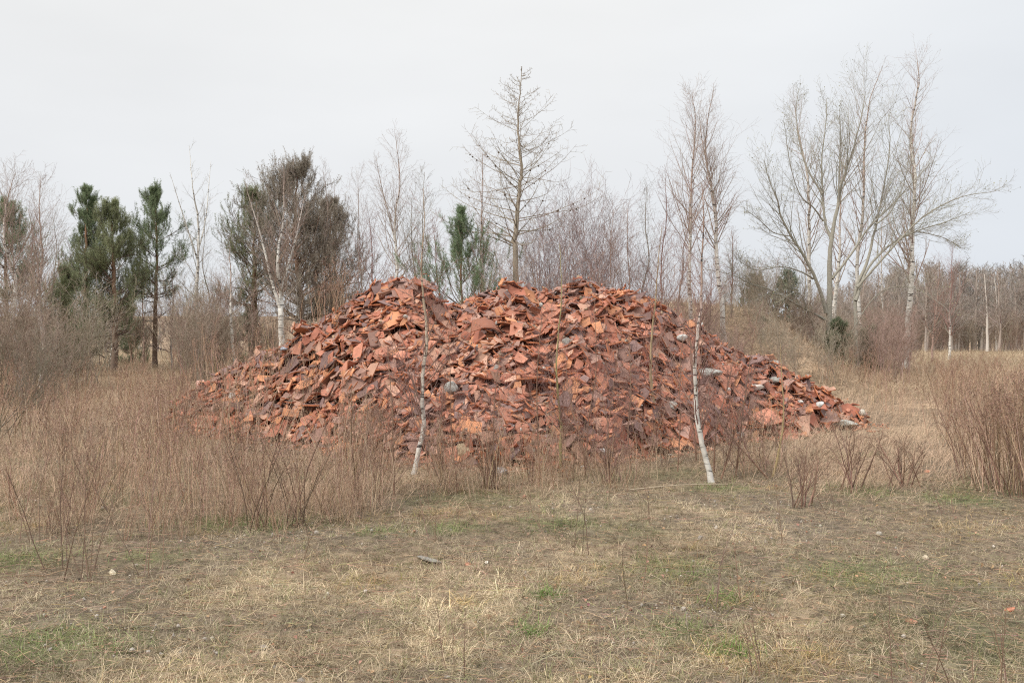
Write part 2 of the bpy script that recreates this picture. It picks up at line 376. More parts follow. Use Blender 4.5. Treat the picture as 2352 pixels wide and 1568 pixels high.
def frag_geo(f, s, th):
    """top and bottom skins and the broken rim, size s (metres, half length)"""
    o = f.out*s
    rings = [o*.001, o*.36, o*.7, o]
    P = np.concatenate(rings)
    ca, sa = math.cos(f.ax), math.sin(f.ax); w_ = (P[:, 0]*ca+P[:, 1]*sa)/s
    z = f.curv*s*.55*((w_+f.ph)**2-f.ph**2)
    if f.lip: z = z+np.where(w_ > .55, (w_-.55)*s*.9, 0)
    z = z-z.mean(); top = np.column_stack([P, z+th/2]); bot = np.column_stack([P, z-th/2])
    k = np.arange(NO); k2 = (k+1) % NO; qs = []
    for r in range(3):
        qs.append(np.stack([r*NO+k, (r+1)*NO+k, (r+1)*NO+k2, r*NO+k2], -1))
    qt = np.concatenate(qs); m = 4*NO
    qb = qt[:, ::-1]+m
    rim = np.concatenate([top[3*NO:], bot[3*NO:]]); kr = 2*m
    qr = np.stack([kr+k, kr+NO+k, kr+NO+k2, kr+k2], -1)
    return np.concatenate([top, bot, rim]), np.concatenate([qt, qb, qr]), np.concatenate([np.ones(len(qt)+len(qb), bool), np.zeros(NO, bool)])
rf = np.random.default_rng(11)
PROT = [make_frag(rf, 'n') for _ in range(110)]+[make_frag(rf, 'big') for _ in range(24)]
PAL = [((.410, .180, .118), 'brick red'), ((.490, .225, .118), 'orange'), ((.310, .185, .145), 'dusky brown'), ((.465, .270, .190), 'pale pinkish'), ((.365, .142, .092), 'deep red'), ((.205, .132, .118), 'purplish brown')]
frags = []
def deposit(ix, iy, s, pr, tilt, force=None, up=0.):
    f = PROT[pr]; yaw = rf.uniform(0, 6.283); cyw, syw = math.cos(yaw), math.sin(yaw)
    rmax = s*1.25; k = int(rmax/RES)+1
    a0, a1, b0, b1 = ix-k, ix+k+1, iy-k, iy+k+1
    if a0 < 0 or b0 < 0 or a1 > hnx or b1 > hny: return
    dx = (np.arange(-k, k+1)*RES)[:, None]; dy = (np.arange(-k, k+1)*RES)[None, :]
    lx = dx*cyw+dy*syw; ly = -dx*syw+dy*cyw
    ang = np.arctan2(ly, lx); rr = np.hypot(lx, ly)
    oa = np.arctan2(f.out[:, 1], f.out[:, 0]); orr = np.hypot(f.out[:, 0], f.out[:, 1])*s; od = np.argsort(oa)
    mask = rr <= np.interp(ang, oa[od], orr[od], period=2*math.pi)*.97
    Hs = H[a0:a1, b0:b1]; hm = Hs[mask]
    if hm.size < 4: return
    X_ = np.broadcast_to(dx, mask.shape)[mask]; Y_ = np.broadcast_to(dy, mask.shape)[mask]
    A = np.column_stack([X_, Y_, np.ones_like(X_)]); co = np.linalg.lstsq(A, hm, rcond=None)[0]
    fl = rf.choice([1., .55, .15, 1.45], p=[.45, .25, .2, .1])
    gx, gy = co[0]*fl+rf.normal()*tilt, co[1]*fl+rf.normal()*tilt
    gx = max(-1.9, min(1.9, gx)); gy = max(-1.9, min(1.9, gy))
    if force is not None: gx, gy = force
    pl = gx*X_+gy*Y_; off = np.percentile(hm-pl, 72 if force is None else 84)+up
    th = .012+.009*rf.random(); nn = math.sqrt(1+gx*gx+gy*gy)
    top = pl+off+th*nn
    Hm = Hs.copy(); Hm[mask] = np.maximum(hm, top); H[a0:a1, b0:b1] = Hm
    ids = IDM[a0:a1, b0:b1]; sel = np.zeros(mask.shape, bool); sel[mask] = top > hm; ids[sel] = len(frags)
    nz_ = np.array([-gx, -gy, 1.])/nn
    # the outline is foreshortened by the slope: build the frame on the plane
    ex = np.array([cyw, syw, gx*cyw+gy*syw]); ex /= np.linalg.norm(ex); ey = np.cross(nz_, ex)
    z0 = off+th*.5*nn
    frags.append((pr, s, th, np.array([hx0+RES*ix, hy0+RES*iy, z0]), np.stack([ex, ey, nz_], 1)))
    return len(frags)-1
u_all = CU+F*HXg/HYg
def candidates(lim, tmax=1.55, thr=.03):
    ok = inside & (T-H > thr) & (TT < tmax); ii = np.argwhere(ok); return ii
tries = 0
for rnd in range(14):
    ii = candidates(0)
    if len(ii) < 1500: break
    take = ii[rf.choice(len(ii), min(len(ii)//90+50, 900), replace=False)]
    for ix, iy in take:
        if T[ix, iy]-H[ix, iy] < .02: continue
        s = float(np.clip(rf.lognormal(math.log(.104), .36), .045, .2))
        s *= 1-.25*min(1, max(0, (TT[ix, iy]-1)*3))
        deposit(ix, iy, s, int(rf.integers(0, 110)), .13 if rf.random() < .8 else .5)
# big recognisable pieces lying on top, then a last scatter
n_small = len(frags)
ii = np.argwhere(inside & (TT > .02) & (TT < 1.0))
for ix, iy in ii[rf.choice(len(ii), 520, replace=False)]:
    deposit(ix, iy, float(rf.uniform(.14, .25)), int(rf.integers(110, 134)) if rf.random() < .5 else int(rf.integers(0, 110)), .30)
for ix, iy in ii[rf.choice(len(ii), 1500, replace=False)]:
    deposit(ix, iy, float(rf.uniform(.045, .12)), int(rf.integers(0, 110)), .36)
i2 = np.argwhere((TT > -.13) & (TT < .01) & (u_all > 430) & (u_all < 2030) & ~inside)
for ix, iy in i2[rf.choice(len(i2), 170, replace=False)]: deposit(ix, iy, float(rf.uniform(.035, .10)), int(rf.integers(0, 110)), .22, up=-.012)
def build_raster():
    sc_ = 2; W_, H_ = 2352//sc_, 1568//sc_
    U = (CU+F*HXg/HYg)/sc_; V = (HV-(H-CAMH)*F/HYg)/sc_
    best = np.full((H_, W_), 1e9); rid = np.full((H_, W_), -1); rix = np.zeros((H_, W_, 2), int)
    ok = (U > 1) & (U < W_-2) & (V > 1) & (V < H_-2)
    iy_order = range(hny-1, -1, -1)
    for iy in iy_order:                      # far to near, nearer rows overwrite
        m_ = ok[:, iy]; ui = U[m_, iy].astype(int); vi = V[m_, iy].astype(int); a = np.flatnonzero(m_)
        v2 = vi
        for dv in (0, 1):
            for du in (0, 1):
                rid[v2+dv, ui+du] = IDM[a, iy]; rix[v2+dv, ui+du, 0] = a; rix[v2+dv, ui+du, 1] = iy
    return rid, rix
rid, rix = build_raster()
def hit(u, v):
    a = rix[int(v/2), int(u/2)]; return int(a[0]), int(a[1])
# the pieces one can point at in the photo: (u, v, half size, gradient, label, colour)
NAMED = [
 (760, 800, .24, (-.2, 1.3), 'smooth orange tile piece shaped like a pointed shield, high on the left slope', 1, .7),
 (915, 838, .17, (.1, .9), 'rounded bulging red tile lying below the left peak of the heap', 0, 1.3),
 (1118, 748, .26, (-.5, .9), 'large curved brown-red pantile half in the saddle between the two peaks', 0, .8),
 (905, 650, .17, (.5, .1), 'dark red curved tile capping the top of the left peak', 4, .9),
 (962, 656, .18, (-.6, .5), 'dark red tile standing up at the right edge of the left peak', 4, .5),
 (1330, 648, .20, (.2, .1), 'long red tile capping the top of the right peak', 4, .9),
 (1222, 712, .20, (-.9, .9), 'tall orange tile piece standing on edge in the notch left of the right peak', 1, .5),
 (1080, 990, .24, (0, 1.5), 'large smooth orange shard standing upright near the foot of the heap', 1, .3),
 (1125, 1015, .17, (.1, 1.6), 'squarish pink shard standing upright at the foot beside the big orange one', 3, .2),
 (1420, 870, .27, (.3, 1.1), 'large smooth pale orange pantile piece in the middle of the right half', 3, .9),
 (1255, 800, .21, (0, 1.4), 'upright reddish plate just right of the middle of the heap', 0, .6),
 (1300, 945, .19, (.2, .9), 'broad mauve stained tile above the foot of the heap, right of the middle', 5, .4),
 (1760, 985, .30, (0, .75), 'largest flat dusty red tile at the foot of the right tail', 0, .3),
 (1860, 975, .15, (.4, .7), 'bright orange curved tile near the right tip of the heap', 1, 1.0),
 (700, 888, .25, (.05, .35), 'long flat orange tile lying level among the weeds on the left slope', 1, .2),
 (668, 975, .18, (-.6, 1.3), 'upright orange shard among the weeds at the left foot', 1, .3),
 (1195, 835, .17, (0, .9), 'squarish red tile below the saddle, propped towards the viewer', 0, .6),
 (1375, 770, .17, (-.3, 1.0), 'orange angular tile under the right peak', 1, .5),
]
named_ids = {}
for u, v, s, gr_, lab, ci_, cu_ in NAMED:
    ix, iy = hit(u, v)
    f = make_frag(rf, 'big'); f.curv = cu_*(1 if rf.random() < .5 else -1); f.ph = 0; PROT.append(f)
    k = deposit(ix, iy, s*.92, len(PROT)-1, .1, force=gr_, up=.02)
    if k is not None: named_ids[k] = (lab, ci_)
rid, rix = build_raster()
cnt = np.bincount(rid[rid >= 0].ravel(), minlength=len(frags))
order = [i for i in np.argsort(-cnt) if i not in named_ids][:300-len(named_ids)]
single = set(int(i) for i in order) | set(named_ids)
print('fragments', len(frags), 'small', n_small)
vis_uv = {}
vv, uu = np.nonzero(rid >= 0); rr_ = rid[vv, uu]
su = np.bincount(rr_, uu, minlength=len(frags)); sv = np.bincount(rr_, vv, minlength=len(frags)); nn_ = np.maximum(np.bincount(rr_, minlength=len(frags)), 1)
mu, mv = su/nn_*2, sv/nn_*2
def place_words(u, v):
    vc = np.interp(u, SK[:, 0], SK[:, 1]); vf = np.interp(u, FT[:, 0], FT[:, 1]); t = (v-vc)/max(vf-vc, 1)
    if u < 640: a = 'the weedy left end'
    elif u < 820: a = 'the left slope'
    elif u < 985: a = 'the left peak'
    elif u < 1180: a = 'the saddle'
    elif u < 1440: a = 'the right peak'
    elif u < 1640: a = 'the right shoulder'
    elif u < 1820: a = 'the right tail'
    else: a = 'the right tip'
    b = 'at the very top of' if t < .1 else 'near the top of' if t < .27 else 'upper part below' if t < .45 else 'halfway down below' if t < .65 else 'low down below' if t < .85 else 'at the foot below'
    if a in ('the weedy left end', 'the left slope', 'the right tail', 'the right tip'):
        b = b.replace('upper part below', 'on the upper part of').replace('halfway down below', 'halfway down').replace('low down below', 'low on').replace('at the foot below', 'at the foot of')
    else: b = b.replace('upper part below', 'a little below')
    return b+' '+a
rubble = Geo(); rub_sm = []
rubble.v, rubble.q, rubble.c, rubble.n = core.v, core.q, core.c, core.n
rub_sm.append(np.ones(len(core.q[0]), bool))
rc = np.random.default_rng(5)
for i, (pr, s, th, pos, M3) in enumerate(frags):
    f = PROT[pr]; v, q_, sm = frag_geo(f, s, th)
    u_ = CU+F*pos[0]/pos[1]; lft = 1 if u_ < 1180 else 0
    pz = [.28, .15, .18, .15, .13, .11] if lft else [.31, .12, .18, .10, .18, .11]
    ci_ = named_ids[i][1] if i in named_ids else int(rc.choice(6, p=pz))
    if i not in named_ids and TT[np.clip(int((pos[0]-hx0)/RES), 0, hnx-1), np.clip(int((pos[1]-hy0)/RES), 0, hny-1)] > .86 and rc.random() < .5: ci_ = 5 if rc.random() < .5 else 2
    base = np.array(PAL[ci_][0])*(1+.12*rc.normal())
    br = np.array((.43, .155, .072))*(.8+.35*rc.random()) if rc.random() < .6 else base*.9
    other = np.array(PAL[int(rc.choice(6, p=pz))][0])
    cc = np.concatenate([np.tile(base, (4*NO, 1)), np.tile(other, (4*NO, 1)), np.tile(br, (2*NO, 1))])
    ew = np.exp(-((np.arange(4*NO)//NO-3)**2))[:, None]*.12; cc[:4*NO] *= (1+ew*rc.normal())
    wv = v@M3.T
    if i in single:
        me = make_mesh('tile_fragment', wv, q_, None, np.clip(cc, .02, .9), M_TILE, sm)
        o = obj('tile_fragment', me, None, pos)
        if i in named_ids: lab = named_ids[i][0]
        else:
            sz = 'big' if s > .18 else 'mid-sized' if s > .13 else 'small'
            sh = 'flat' if abs(f.curv) < .2 else 'bowed' if abs(f.curv) < .6 else 'curved'
            out_ = ('narrow ' if np.ptp(f.out[:, 1]) < .75*np.ptp(f.out[:, 0]) else '')
            lab = f'{sz} {sh} {out_}{PAL[ci_][1]} tile fragment {place_words(mu[i], mv[i])}'
        tag(o, lab, 'roof tile', 'broken roof tiles on the heap')
    else:
        rubble.add(wv+pos, q=q_, c=np.clip(cc, .02, .9)); rub_sm.append(sm)
ro = rubble.build('tile_rubble', M_TILE, smooth=np.concatenate(rub_sm))
tag(ro, 'heap of small broken red clay roof tiles filling the mound', 'rubble', kind='stuff')

# ------------------------------------------------------------------ concrete and stone lumps
def ico(sub):
    import bmesh
    bm = bmesh.new(); bmesh.ops.create_icosphere(bm, subdivisions=sub, radius=1)
    v = np.array([x.co[:] for x in bm.verts]); t = np.array([[x.index for x in f_.verts] for f_ in bm.faces]); bm.free(); return v, t
IV, IT = ico(3)
def lump(rg, sx, sy, sz, col, planes=9):
    v = IV.copy()
    for _ in range(planes):
        n = norm(rg.normal(size=3)); d = rg.uniform(.55, .85); k = v@n; v = v-np.outer(np.maximum(k-d, 0), n)*.93
    v = v*(1+.05*np.sin(v[:, :1]*7+rg.uniform(0, 6))*np.sin(v[:, 1:2]*9))+rg.normal(size=v.shape)*.012
    v = v*np.array([sx, sy, sz]); a = rg.uniform(0, 6.28); b = rg.normal()*.25
    Rz = np.array(Matrix.Rotation(a, 3, 'Z') @ Matrix.Rotation(b, 3, 'X')); return v@Rz.T, np.broadcast_to(np.array(col), v.shape)
rg = np.random.default_rng(21)
GREY = (.31, .30, .27); WHITE = (.50, .485, .45)
CH = [(1190, 775, .07, .05, GREY, 'small grey concrete bit just right of the saddle'), (1568, 778, .11, .06, WHITE, 'white angular lump leaning on the right shoulder'),
      (1628, 858, .24, .09, GREY, 'broad flat grey concrete slab behind the tall birch stem'), (1772, 836, .21, .08, GREY, 'long grey concrete piece sticking up from the right skyline'),
      (1778, 874, .16, .06, GREY, 'layered grey concrete piece below the one on the right skyline'), (1735, 892, .16, .05, (.45, .40, .35), 'flat pale slab lying level on the right tail'),
      (1885, 933, .11, .06, WHITE, 'pale crumbly lump near the right tip'), (1838, 925, .07, .04, WHITE, 'small white chip left of the pale crumbly lump'),
      (1982, 950, .09, .08, (.46, .42, .35), 'tan block beyond the right tip of the heap'), (1938, 972, .26, .07, (.34, .33, .29), 'long grey-green slab at the foot of the right tip'),
      (1035, 893, .10, .09, GREY, 'speckled grey stone low in the middle, right of the front birch'), (942, 1035, .17, .10, (.36, .34, .30), 'grey stone at the foot behind the front birch'),
      (532, 908, .08, .06, WHITE, 'white chip on the weedy left end'), (1062, 1040, .11, .11, (.48, .38, .25), 'tan perforated brick at the foot of the heap'),
      (1388, 1043, .13, .07, (.47, .46, .43), 'pale stone in the twigs at the foot below the right peak'), (1580, 1012, .10, .12, (.42, .37, .31), 'tan block at the foot beside the tall birch'),
      (1545, 935, .10, .08, (.44, .42, .37), 'pale concrete lump behind the twigs left of the tall birch'), (1692, 908, .10, .08, GREY, 'grey knobbly lump in the middle of the right tail'),
      (1150, 1082, .09, .08, (.27, .26, .25), 'round dark grey stone in the weeds in front of the heap'), (1300, 782, .07, .06, GREY, 'grey lump left of centre below the right peak'),
      (1262, 812, .06, .05, GREY, 'small grey lump beside the upright reddish plate'), (1352, 988, .09, .07, (.33, .28, .24), 'brownish stone low below the right peak'),
      (1610, 745, .05, .04, WHITE, 'tiny white chip high on the right shoulder'), (1800, 852, .06, .05, WHITE, 'little white stone on the skyline of the right tail'),
      (1700, 1000, .11, .06, GREY, 'grey lump at the foot of the right tail'), (652, 800, .09, .04, (.30, .32, .36), 'bluish grey slate bit on the left slope'),
      (1490, 812, .06, .04, WHITE, 'small white chip in the middle of the right shoulder'), (1275, 990, .12, .05, (.36, .33, .22), 'mossy yellow-grey stone at the foot left of the yellowish sapling'),
      (1140, 845, .06, .05, GREY, 'small grey lump below the saddle'), (1240, 700, .05, .04, GREY, 'tiny grey chip in the notch by the right peak')]
for u, v, s, sz, colr, lab in CH:
    ix, iy = hit(u, v); p = np.array([hx0+RES*ix, hy0+RES*iy, H[ix, iy]+sz*.12])
    if rid[int(v/2), int(u/2)] < 0 or v > np.interp(u, FT[:, 0], FT[:, 1])-6: x, y, z = uv_ground(u, v+8); p = np.array([x, y, z+sz*.4])
    vt, cc = lump(rg, s, s*.7, sz, colr)
    nm = 'slate_fragment' if 'slate' in lab else 'brick' if 'brick' in lab else 'concrete_slab' if 'slab' in lab else 'concrete_lump' if ('concrete' in lab or 'lump' in lab or 'block' in lab) else 'stone'
    o = obj(nm, make_mesh(nm, vt, None, IT, cc*(1+.08*rg.normal(size=(len(vt), 1))), M_STONE, False), None, p)
    tag(o, lab, 'slab' if 'slab' in nm else 'brick' if nm == 'brick' else 'stone', 'grey and white lumps among the tiles')

rg = np.random.default_rng(33); i3 = np.argwhere((TT > -.16) & (TT < 1.1) & (u_all > 400) & (u_all < 2040)); i3 = i3[rg.choice(len(i3), 9000, replace=False)]
IV1, IT1 = ico(1); n_ = len(i3); x = hx0+RES*(i3[:, 0]+rg.random(n_)); y = hy0+RES*(i3[:, 1]+rg.random(n_)); s_ = rg.lognormal(math.log(.011), .45, n_)
V = IV1[None]*s_[:, None, None]*rg.uniform(.45, 1.3, (n_, 1, 3))*(1+.2*rg.normal(size=(n_, len(IV1), 1)))+np.stack([x, y, H[i3[:, 0], i3[:, 1]]+s_*.3], 1)[:, None]
cs = np.array([p_[0] for p_ in PAL]+[(.34, .25, .17), (.22, .17, .12), (.42, .40, .36)])[rg.choice(9, n_, p=[.2, .15, .14, .1, .1, .06, .1, .1, .05])]*(1+.15*rg.normal(size=(n_, 1)))
g = Geo(); g.add(V.reshape(-1, 3), t=((np.arange(n_)*len(IV1))[:, None, None]+IT1[None]).reshape(-1, 3), c=np.repeat(np.clip(cs, .03, .8), len(IV1), 0))
tag(g.build('tile_crumbs', M_STONE), 'crumbs and dust of crushed tile strewn over the heap and its edge', 'rubble', kind='stuff')

# ================================================================== VEGETATION
BW = np.array((.62, .59, .53)); BB = np.array((.30, .23, .19)); GRB = np.array((.28, .25, .205))
def level_tubes(g, lv, S, col, rg, a=.12):
    pts, rad = lv; add_tubes(g, pts, rad, S, jit(rg, col, len(pts), a))
def twig_set(rg, lv0, n1, t0, t1, ang, ln, up, col1, col2, n2=7, n3=3, wob=.22, l2=.35, l3=.4, drop=-.1, rmin=.0028, g=None, rs=.5, flat=0, buds=None, absl=False, upend=None):
    g = g or Geo()
    b1 = spawn(rg, lv0[0], lv0[1], n1, t0, t1, ang, ln, 8, up, wob, rs, .25, rmin, absl=absl, upend=upend, flat=flat)
    b2 = spawn(rg, *b1, n2, .12, 1., .65, l2, 5, up*.5, wob*1.2, .6, .4, rmin, flat=flat)
    level_tubes(g, b1, 4, col1, rg); level_tubes(g, b2, 3, col2, rg)
    last = b2
    if n3:
        b3 = spawn(rg, *b2, n3, .1, 1., .6, l3, 4, drop, wob*1.2, .7, .5, rmin*.8, flat=flat); level_tubes(g, b3, 3, col2, rg); last = b3
    if buds:
        p = last[0][:, -1]; k = rg.random(len(p)) < buds[0]; chips(g, rg, p[k], buds[1]*rg.uniform(.6, 1.3, k.sum()), buds[2])
    return g, b1, b2
def trunk_line(pts, r0, r1, n=26, rg=None, pw=1.0):
    p = smoothpath(pts, n)
    if rg is not None: p[1:-1, :2] += rg.normal(size=(n-2, 2))*r0*.12
    s = np.linspace(0, 1, n)**pw; r = r0*(1-s)+r1*s; r[0] *= 1.25; r[1] *= 1.08
    return p[None], r[None]
def birch(u, Y, vtop, seed, r0=None, lean=0., label='', group=None, trace=None, n1=46, width=.20, t0=.28, white=.7, name='birch_tree', depth=None, col1=None, second=None, dens=1., n3=3, rmin=None, ang=.62):
    """stem, then a narrow crown of fine rising branches"""
    rg = np.random.default_rng(seed); b = gat(u, Y)
    if trace is not None:
        base = trace[0]; b = gat(base[0], Y) if depth is None else b
        P = [at(a_[0], a_[1], Y) for a_ in trace]; P[0] = b-np.array([0, 0, .04])
        P = [p+np.array([0, .12*rg.normal()*(i > 0), 0]) for i, p in enumerate(P)]
    else:
        top = at(u+lean, vtop, Y); hgt = top[2]-b[2]
        P = [b-np.array([0, 0, .05])]+[b*(1-s)+top*s+np.array([rg.normal()*hgt*.011, rg.normal()*hgt*.015, 0]) for s in (.2, .4, .6, .8)]+[top]
    Ht = P[-1][2]-P[0][2]; r0 = r0 or Ht*.0095
    lv = trunk_line(P, r0, .004, 30, rg); rmin = rmin or .0017
    root = empty(name, b, label, 'tree', group)
    t = np.linspace(0, 1, 30)[:, None]; cw = BW*(1-sst(white-.2, white+.15, t))+(col1 if col1 is not None else BB)*1.35*sst(white-.2, white+.15, t)
    g = Geo(); add_tubes(g, lv[0], lv[1], 10, cw[None])
    stems = [lv]
    if second:
        for t_, az, L_ in second:
            p, tn, r_ = lerp_at(lv[0], lv[1], np.array([0]), np.array([t_])); d = np.array([[math.sin(az)*.5, rg.normal()*.2, 1.]])
            q_ = walk(rg, p, d, np.array([L_*Ht]), 20, .35, .09); rr = np.linspace(float(r_[0])*.72, .004, 20)[None]
            add_tubes(g, q_, rr, 8, cw[None, 10:30]); stems.append((q_, rr))
    g.build('trunk', M_BIRCH, root, True, origin=b)
    gc = Geo(); c1 = col1 if col1 is not None else BB
    for k, lv_ in enumerate(stems):
        f_ = 1 if k == 0 else .55
        twig_set(rg, lv_, max(6, int(n1*f_*dens)), t0 if k == 0 else .1, .98, ang, lambda t: width*(1.18-t)*(.55+.9*np.minimum(1, t/.45)), .55, c1*1.1, c1, 6, n3, .2, .42, .42, -.35, rmin, g=gc, rs=.30)
    gc.build('crown', M_TWIG, root, False, origin=b)
    return root

# ---- two front birches and saplings in front of the heap
def sap(u0, v0, trace, r, seed, label, name='birch_sapling', colr=None, white=None, n1=26, width=.34, group=None, dens2=7, tcol=None, t0=.15, n3=3, up=.5):
    rg = np.random.default_rng(seed); x, y, z = uv_ground(u0, v0); b = np.array([x, y, z])
    P = [at(a_[0], a_[1], y+.03*rg.normal()) for i, a_ in enumerate(trace)]; P[0] = b-np.array([0, 0, .03])
    lv = trunk_line(P, r, .0025, 30, rg); root = empty(name, b, label, 'sapling', group)
    t = np.linspace(0, 1, 30)[:, None]
    c0 = BW if white is not None else np.array(colr if colr is not None else (.22, .13, .09)); c2 = np.array(tcol if tcol is not None else (.42, .32, .22))
    w_ = sst((white or 0)-.2, (white or 0)+.35, t) if white is not None else t*.3
    g = Geo(); add_tubes(g, lv[0], lv[1], 10, (c0*(1-w_)+c2*w_)[None]); g.build('trunk', M_BIRCH if white is not None else M_WOOD, root, True, origin=b)
    g, *_ = twig_set(rg, lv, n1, t0, .97, .75, lambda t: width*(1.15-t)+.02, up, np.array((.23, .14, .11)), np.array((.24, .145, .125)), dens2, n3, .3, .42, .4, .0, .0012, rs=.32)
    g.build('crown', M_TWIG, root, False, origin=b); return root
sap(948, 1090, [(948, 1090), (962, 1035), (974, 975), (970, 915), (972, 850), (981, 780), (976, 710), (970, 660), (968, 600), (975, 520), (973, 430)], .032, 31, 'front birch with white foot, its thin stem crossing the left half of the heap', white=.32, n1=44, width=.27)
sap(1636, 1110, [(1636, 1110), (1622, 1055), (1606, 990), (1598, 920), (1596, 850), (1602, 770), (1610, 700), (1612, 600), (1616, 500), (1612, 420)], .035, 32, 'front birch with long white foot, crossing the right half of the heap', white=.5, n1=46, width=.25, tcol=(.40, .27, .21))
sap(1289, 1078, [(1289, 1078), (1287, 1030), (1290, 985), (1284, 930), (1278, 850), (1283, 760), (1290, 670), (1285, 560)], .022, 33, 'slim sapling with mossy yellow-green foot before the middle of the heap', name='sapling', colr=(.30, .28, .11), n1=34, width=.33)
sap(1512, 1035, [(1512, 1035), (1507, 960), (1498, 900), (1494, 840), (1498, 760), (1506, 690), (1512, 600), (1520, 520)], .027, 34, 'tan stemmed sapling halfway between middle and tall birch on the heap', name='sapling', colr=(.36, .28, .16), n1=36, width=.33, tcol=(.36, .26, .18))
sap(1773, 1096, [(1773, 1096), (1788, 1040), (1798, 980), (1800, 925), (1795, 860), (1793, 790)], .016, 35, 'thin yellowish sapling leaning at the right of the tall birch', name='sapling', colr=(.38, .29, .15), n1=16, width=.32)
sap(1770, 1100, [(1770, 1100), (1730, 1060), (1690, 1015), (1655, 970), (1640, 930)], .011, 36, 'dark stick-like sapling slanting left from the foot of the yellowish one', name='sapling', n1=9, width=.25)
SP = [(1045, 1085, 1030, 760), (1135, 1090, 1150, 800), (1240, 1085, 1245, 720), (1345, 1080, 1365, 690), (1395, 1080, 1420, 800), (1450, 1085, 1445, 770), (1556, 1085, 1575, 700), (1640, 1085, 1700, 760), (1655, 1100, 1735, 850),
      (1690, 1095, 1740, 720), (1345, 1095, 1300, 850), (905, 1140, 890, 800), (1010, 1080, 1020, 870), (1405, 1120, 1380, 900), (1600, 1060, 1560, 850)]
wh = ['left of centre before the saddle', 'below the saddle', 'under the notch between the peaks', 'below the right peak', 'right of the one below the right peak', 'left of the tan stemmed sapling', 'just left of the tall birch', 'leaning right behind the tall birch',
      'arching from the foot of the tall birch', 'upright right of the tall birch', 'leaning left below the right peak', 'in the weeds left of the front birch', 'just right of the front birch', 'low in the twigs before the right peak', 'thin, leaning left beside the tall birch']
for i, (u, v, u2, v2) in enumerate(SP):
    rr = np.random.default_rng(60+i)
    sap(u, v, [(u, v), (u+(u2-u)*.15+rr.normal()*6, v+(v2-v)*.3), (u+(u2-u)*.5+rr.normal()*6, v+(v2-v)*.6), (u2, v2)], rr.uniform(.008, .013), 70+i, 'reddish brown leafless sapling '+wh[i], name='sapling', n1=26, width=.42,
        group='reddish saplings before the heap', t0=.08, dens2=8)

# ---- background birches
birch(908, 27, 312, 101, label='slender pale birch rising tallest behind the left peak of the heap', n1=50, width=.24, t0=.22, second=[(.5, -.5, .42)])
birch(1108, 21.5, 350, 102, r0=.05, label='thin white birch directly left of the bare larch', n1=34, width=.2, t0=.3, white=.5)
birch(642, 25, 385, 103, label='white birch forking low, just before the brown pine left of the heap', r0=.085, trace=[(655, 800), (648, 740), (645, 680), (640, 600), (648, 500), (655, 385)], n1=46, width=.24, white=.85, second=[(.28, -.75, .62), (.45, .5, .5)])
birch(742, 30, 392, 104, label='thin birch standing before the right half of the brown pine', n1=46, width=.22, white=.6, r0=.05)
birch(822, 31, 402, 105, label='faint thin birch between the brown pine and the tallest left birch', n1=46, width=.24, r0=.045)
birch(452, 30, 345, 106, label='bare pale tree with three long thin upright stems between the pines', r0=.075, trace=[(450, 812), (452, 740), (448, 680), (456, 600), (452, 500), (446, 430), (432, 335)], n1=20, width=.14, white=1.4, second=[(.55, .5, .42), (.5, -.65, .40)], dens=.8, n3=2, col1=GRB*1.1)
birch(540, 26, 560, 107, label='short white birch stem standing just left of the heap', r0=.05, trace=[(541, 808), (536, 740), (530, 660), (522, 560)], n1=22, width=.26, white=.6)
birch(28, 22, 400, 108, label='birch at the left edge of the view before the dark pine', r0=.06, trace=[(48, 880), (30, 760), (22, 640), (18, 560), (10, 470), (28, 395)], n1=50, width=.26, white=.7)
birch(92, 24, 408, 109, label='reddish twigged birch second from the left edge', r0=.06, n1=60, width=.24, white=.45, second=[(.3, .3, .55)])
birch(1588, 24, 228, 110, label='left one of the twin tall birches behind the right shoulder', r0=.055, trace=[(1590, 790), (1584, 640), (1588, 540), (1588, 420), (1594, 300), (1590, 215)], n1=56, width=.24, white=.5, t0=.3)
birch(1655, 24.5, 210, 111, label='right one of the twin tall birches, bending left at half height', r0=.07, trace=[(1662, 800), (1656, 700), (1646, 600), (1642, 500), (1632, 420), (1625, 320), (1640, 205)], n1=56, width=.2, white=.55, t0=.35, second=[(.55, -.35, .38)])
birch(2092, 30, 132, 112, label='tallest white birch on the right, standing clear of the willow', r0=.10, trace=[(2080, 846), (2090, 760), (2090, 650), (2096, 540), (2098, 420), (2100, 300), (2106, 200), (2106, 128)], n1=60, width=.17, white=.85, t0=.25)
birch(1862, 30, 240, 113, label='white birch stem just left of the willow trunks', r0=.075, trace=[(1866, 815), (1862, 700), (1858, 560), (1850, 420), (1836, 300), (1832, 225)], n1=40, width=.18, white=.65)
birch(1920, 32, 330, 114, label='white birch stem hidden among the willow trunks', r0=.09, trace=[(1916, 800), (1918, 700), (1926, 600), (1932, 500), (1938, 330)], n1=26, width=.16, white=.7)
birch(2018, 33, 420, 115, label='slim birch between the willow and the tallest right birch', r0=.055, trace=[(2016, 850), (2024, 760), (2022, 640), (2030, 420)], n1=26, width=.18, white=.8)
birch(1968, 31, 300, 116, label='pale grey stemmed tree rising right behind the willow fork', r0=.075, trace=[(1985, 800), (1972, 690), (1972, 600), (1978, 480), (1985, 360), (2000, 240), (2030, 150)], n1=40, width=.2, white=.5)
birch(1108, 24, 510, 117, label='small twiggy tree right beside the thin white birch', name='bare_tree', r0=.04, col1=np.array((.22, .13, .11)), white=-.5, n1=30, width=.3)
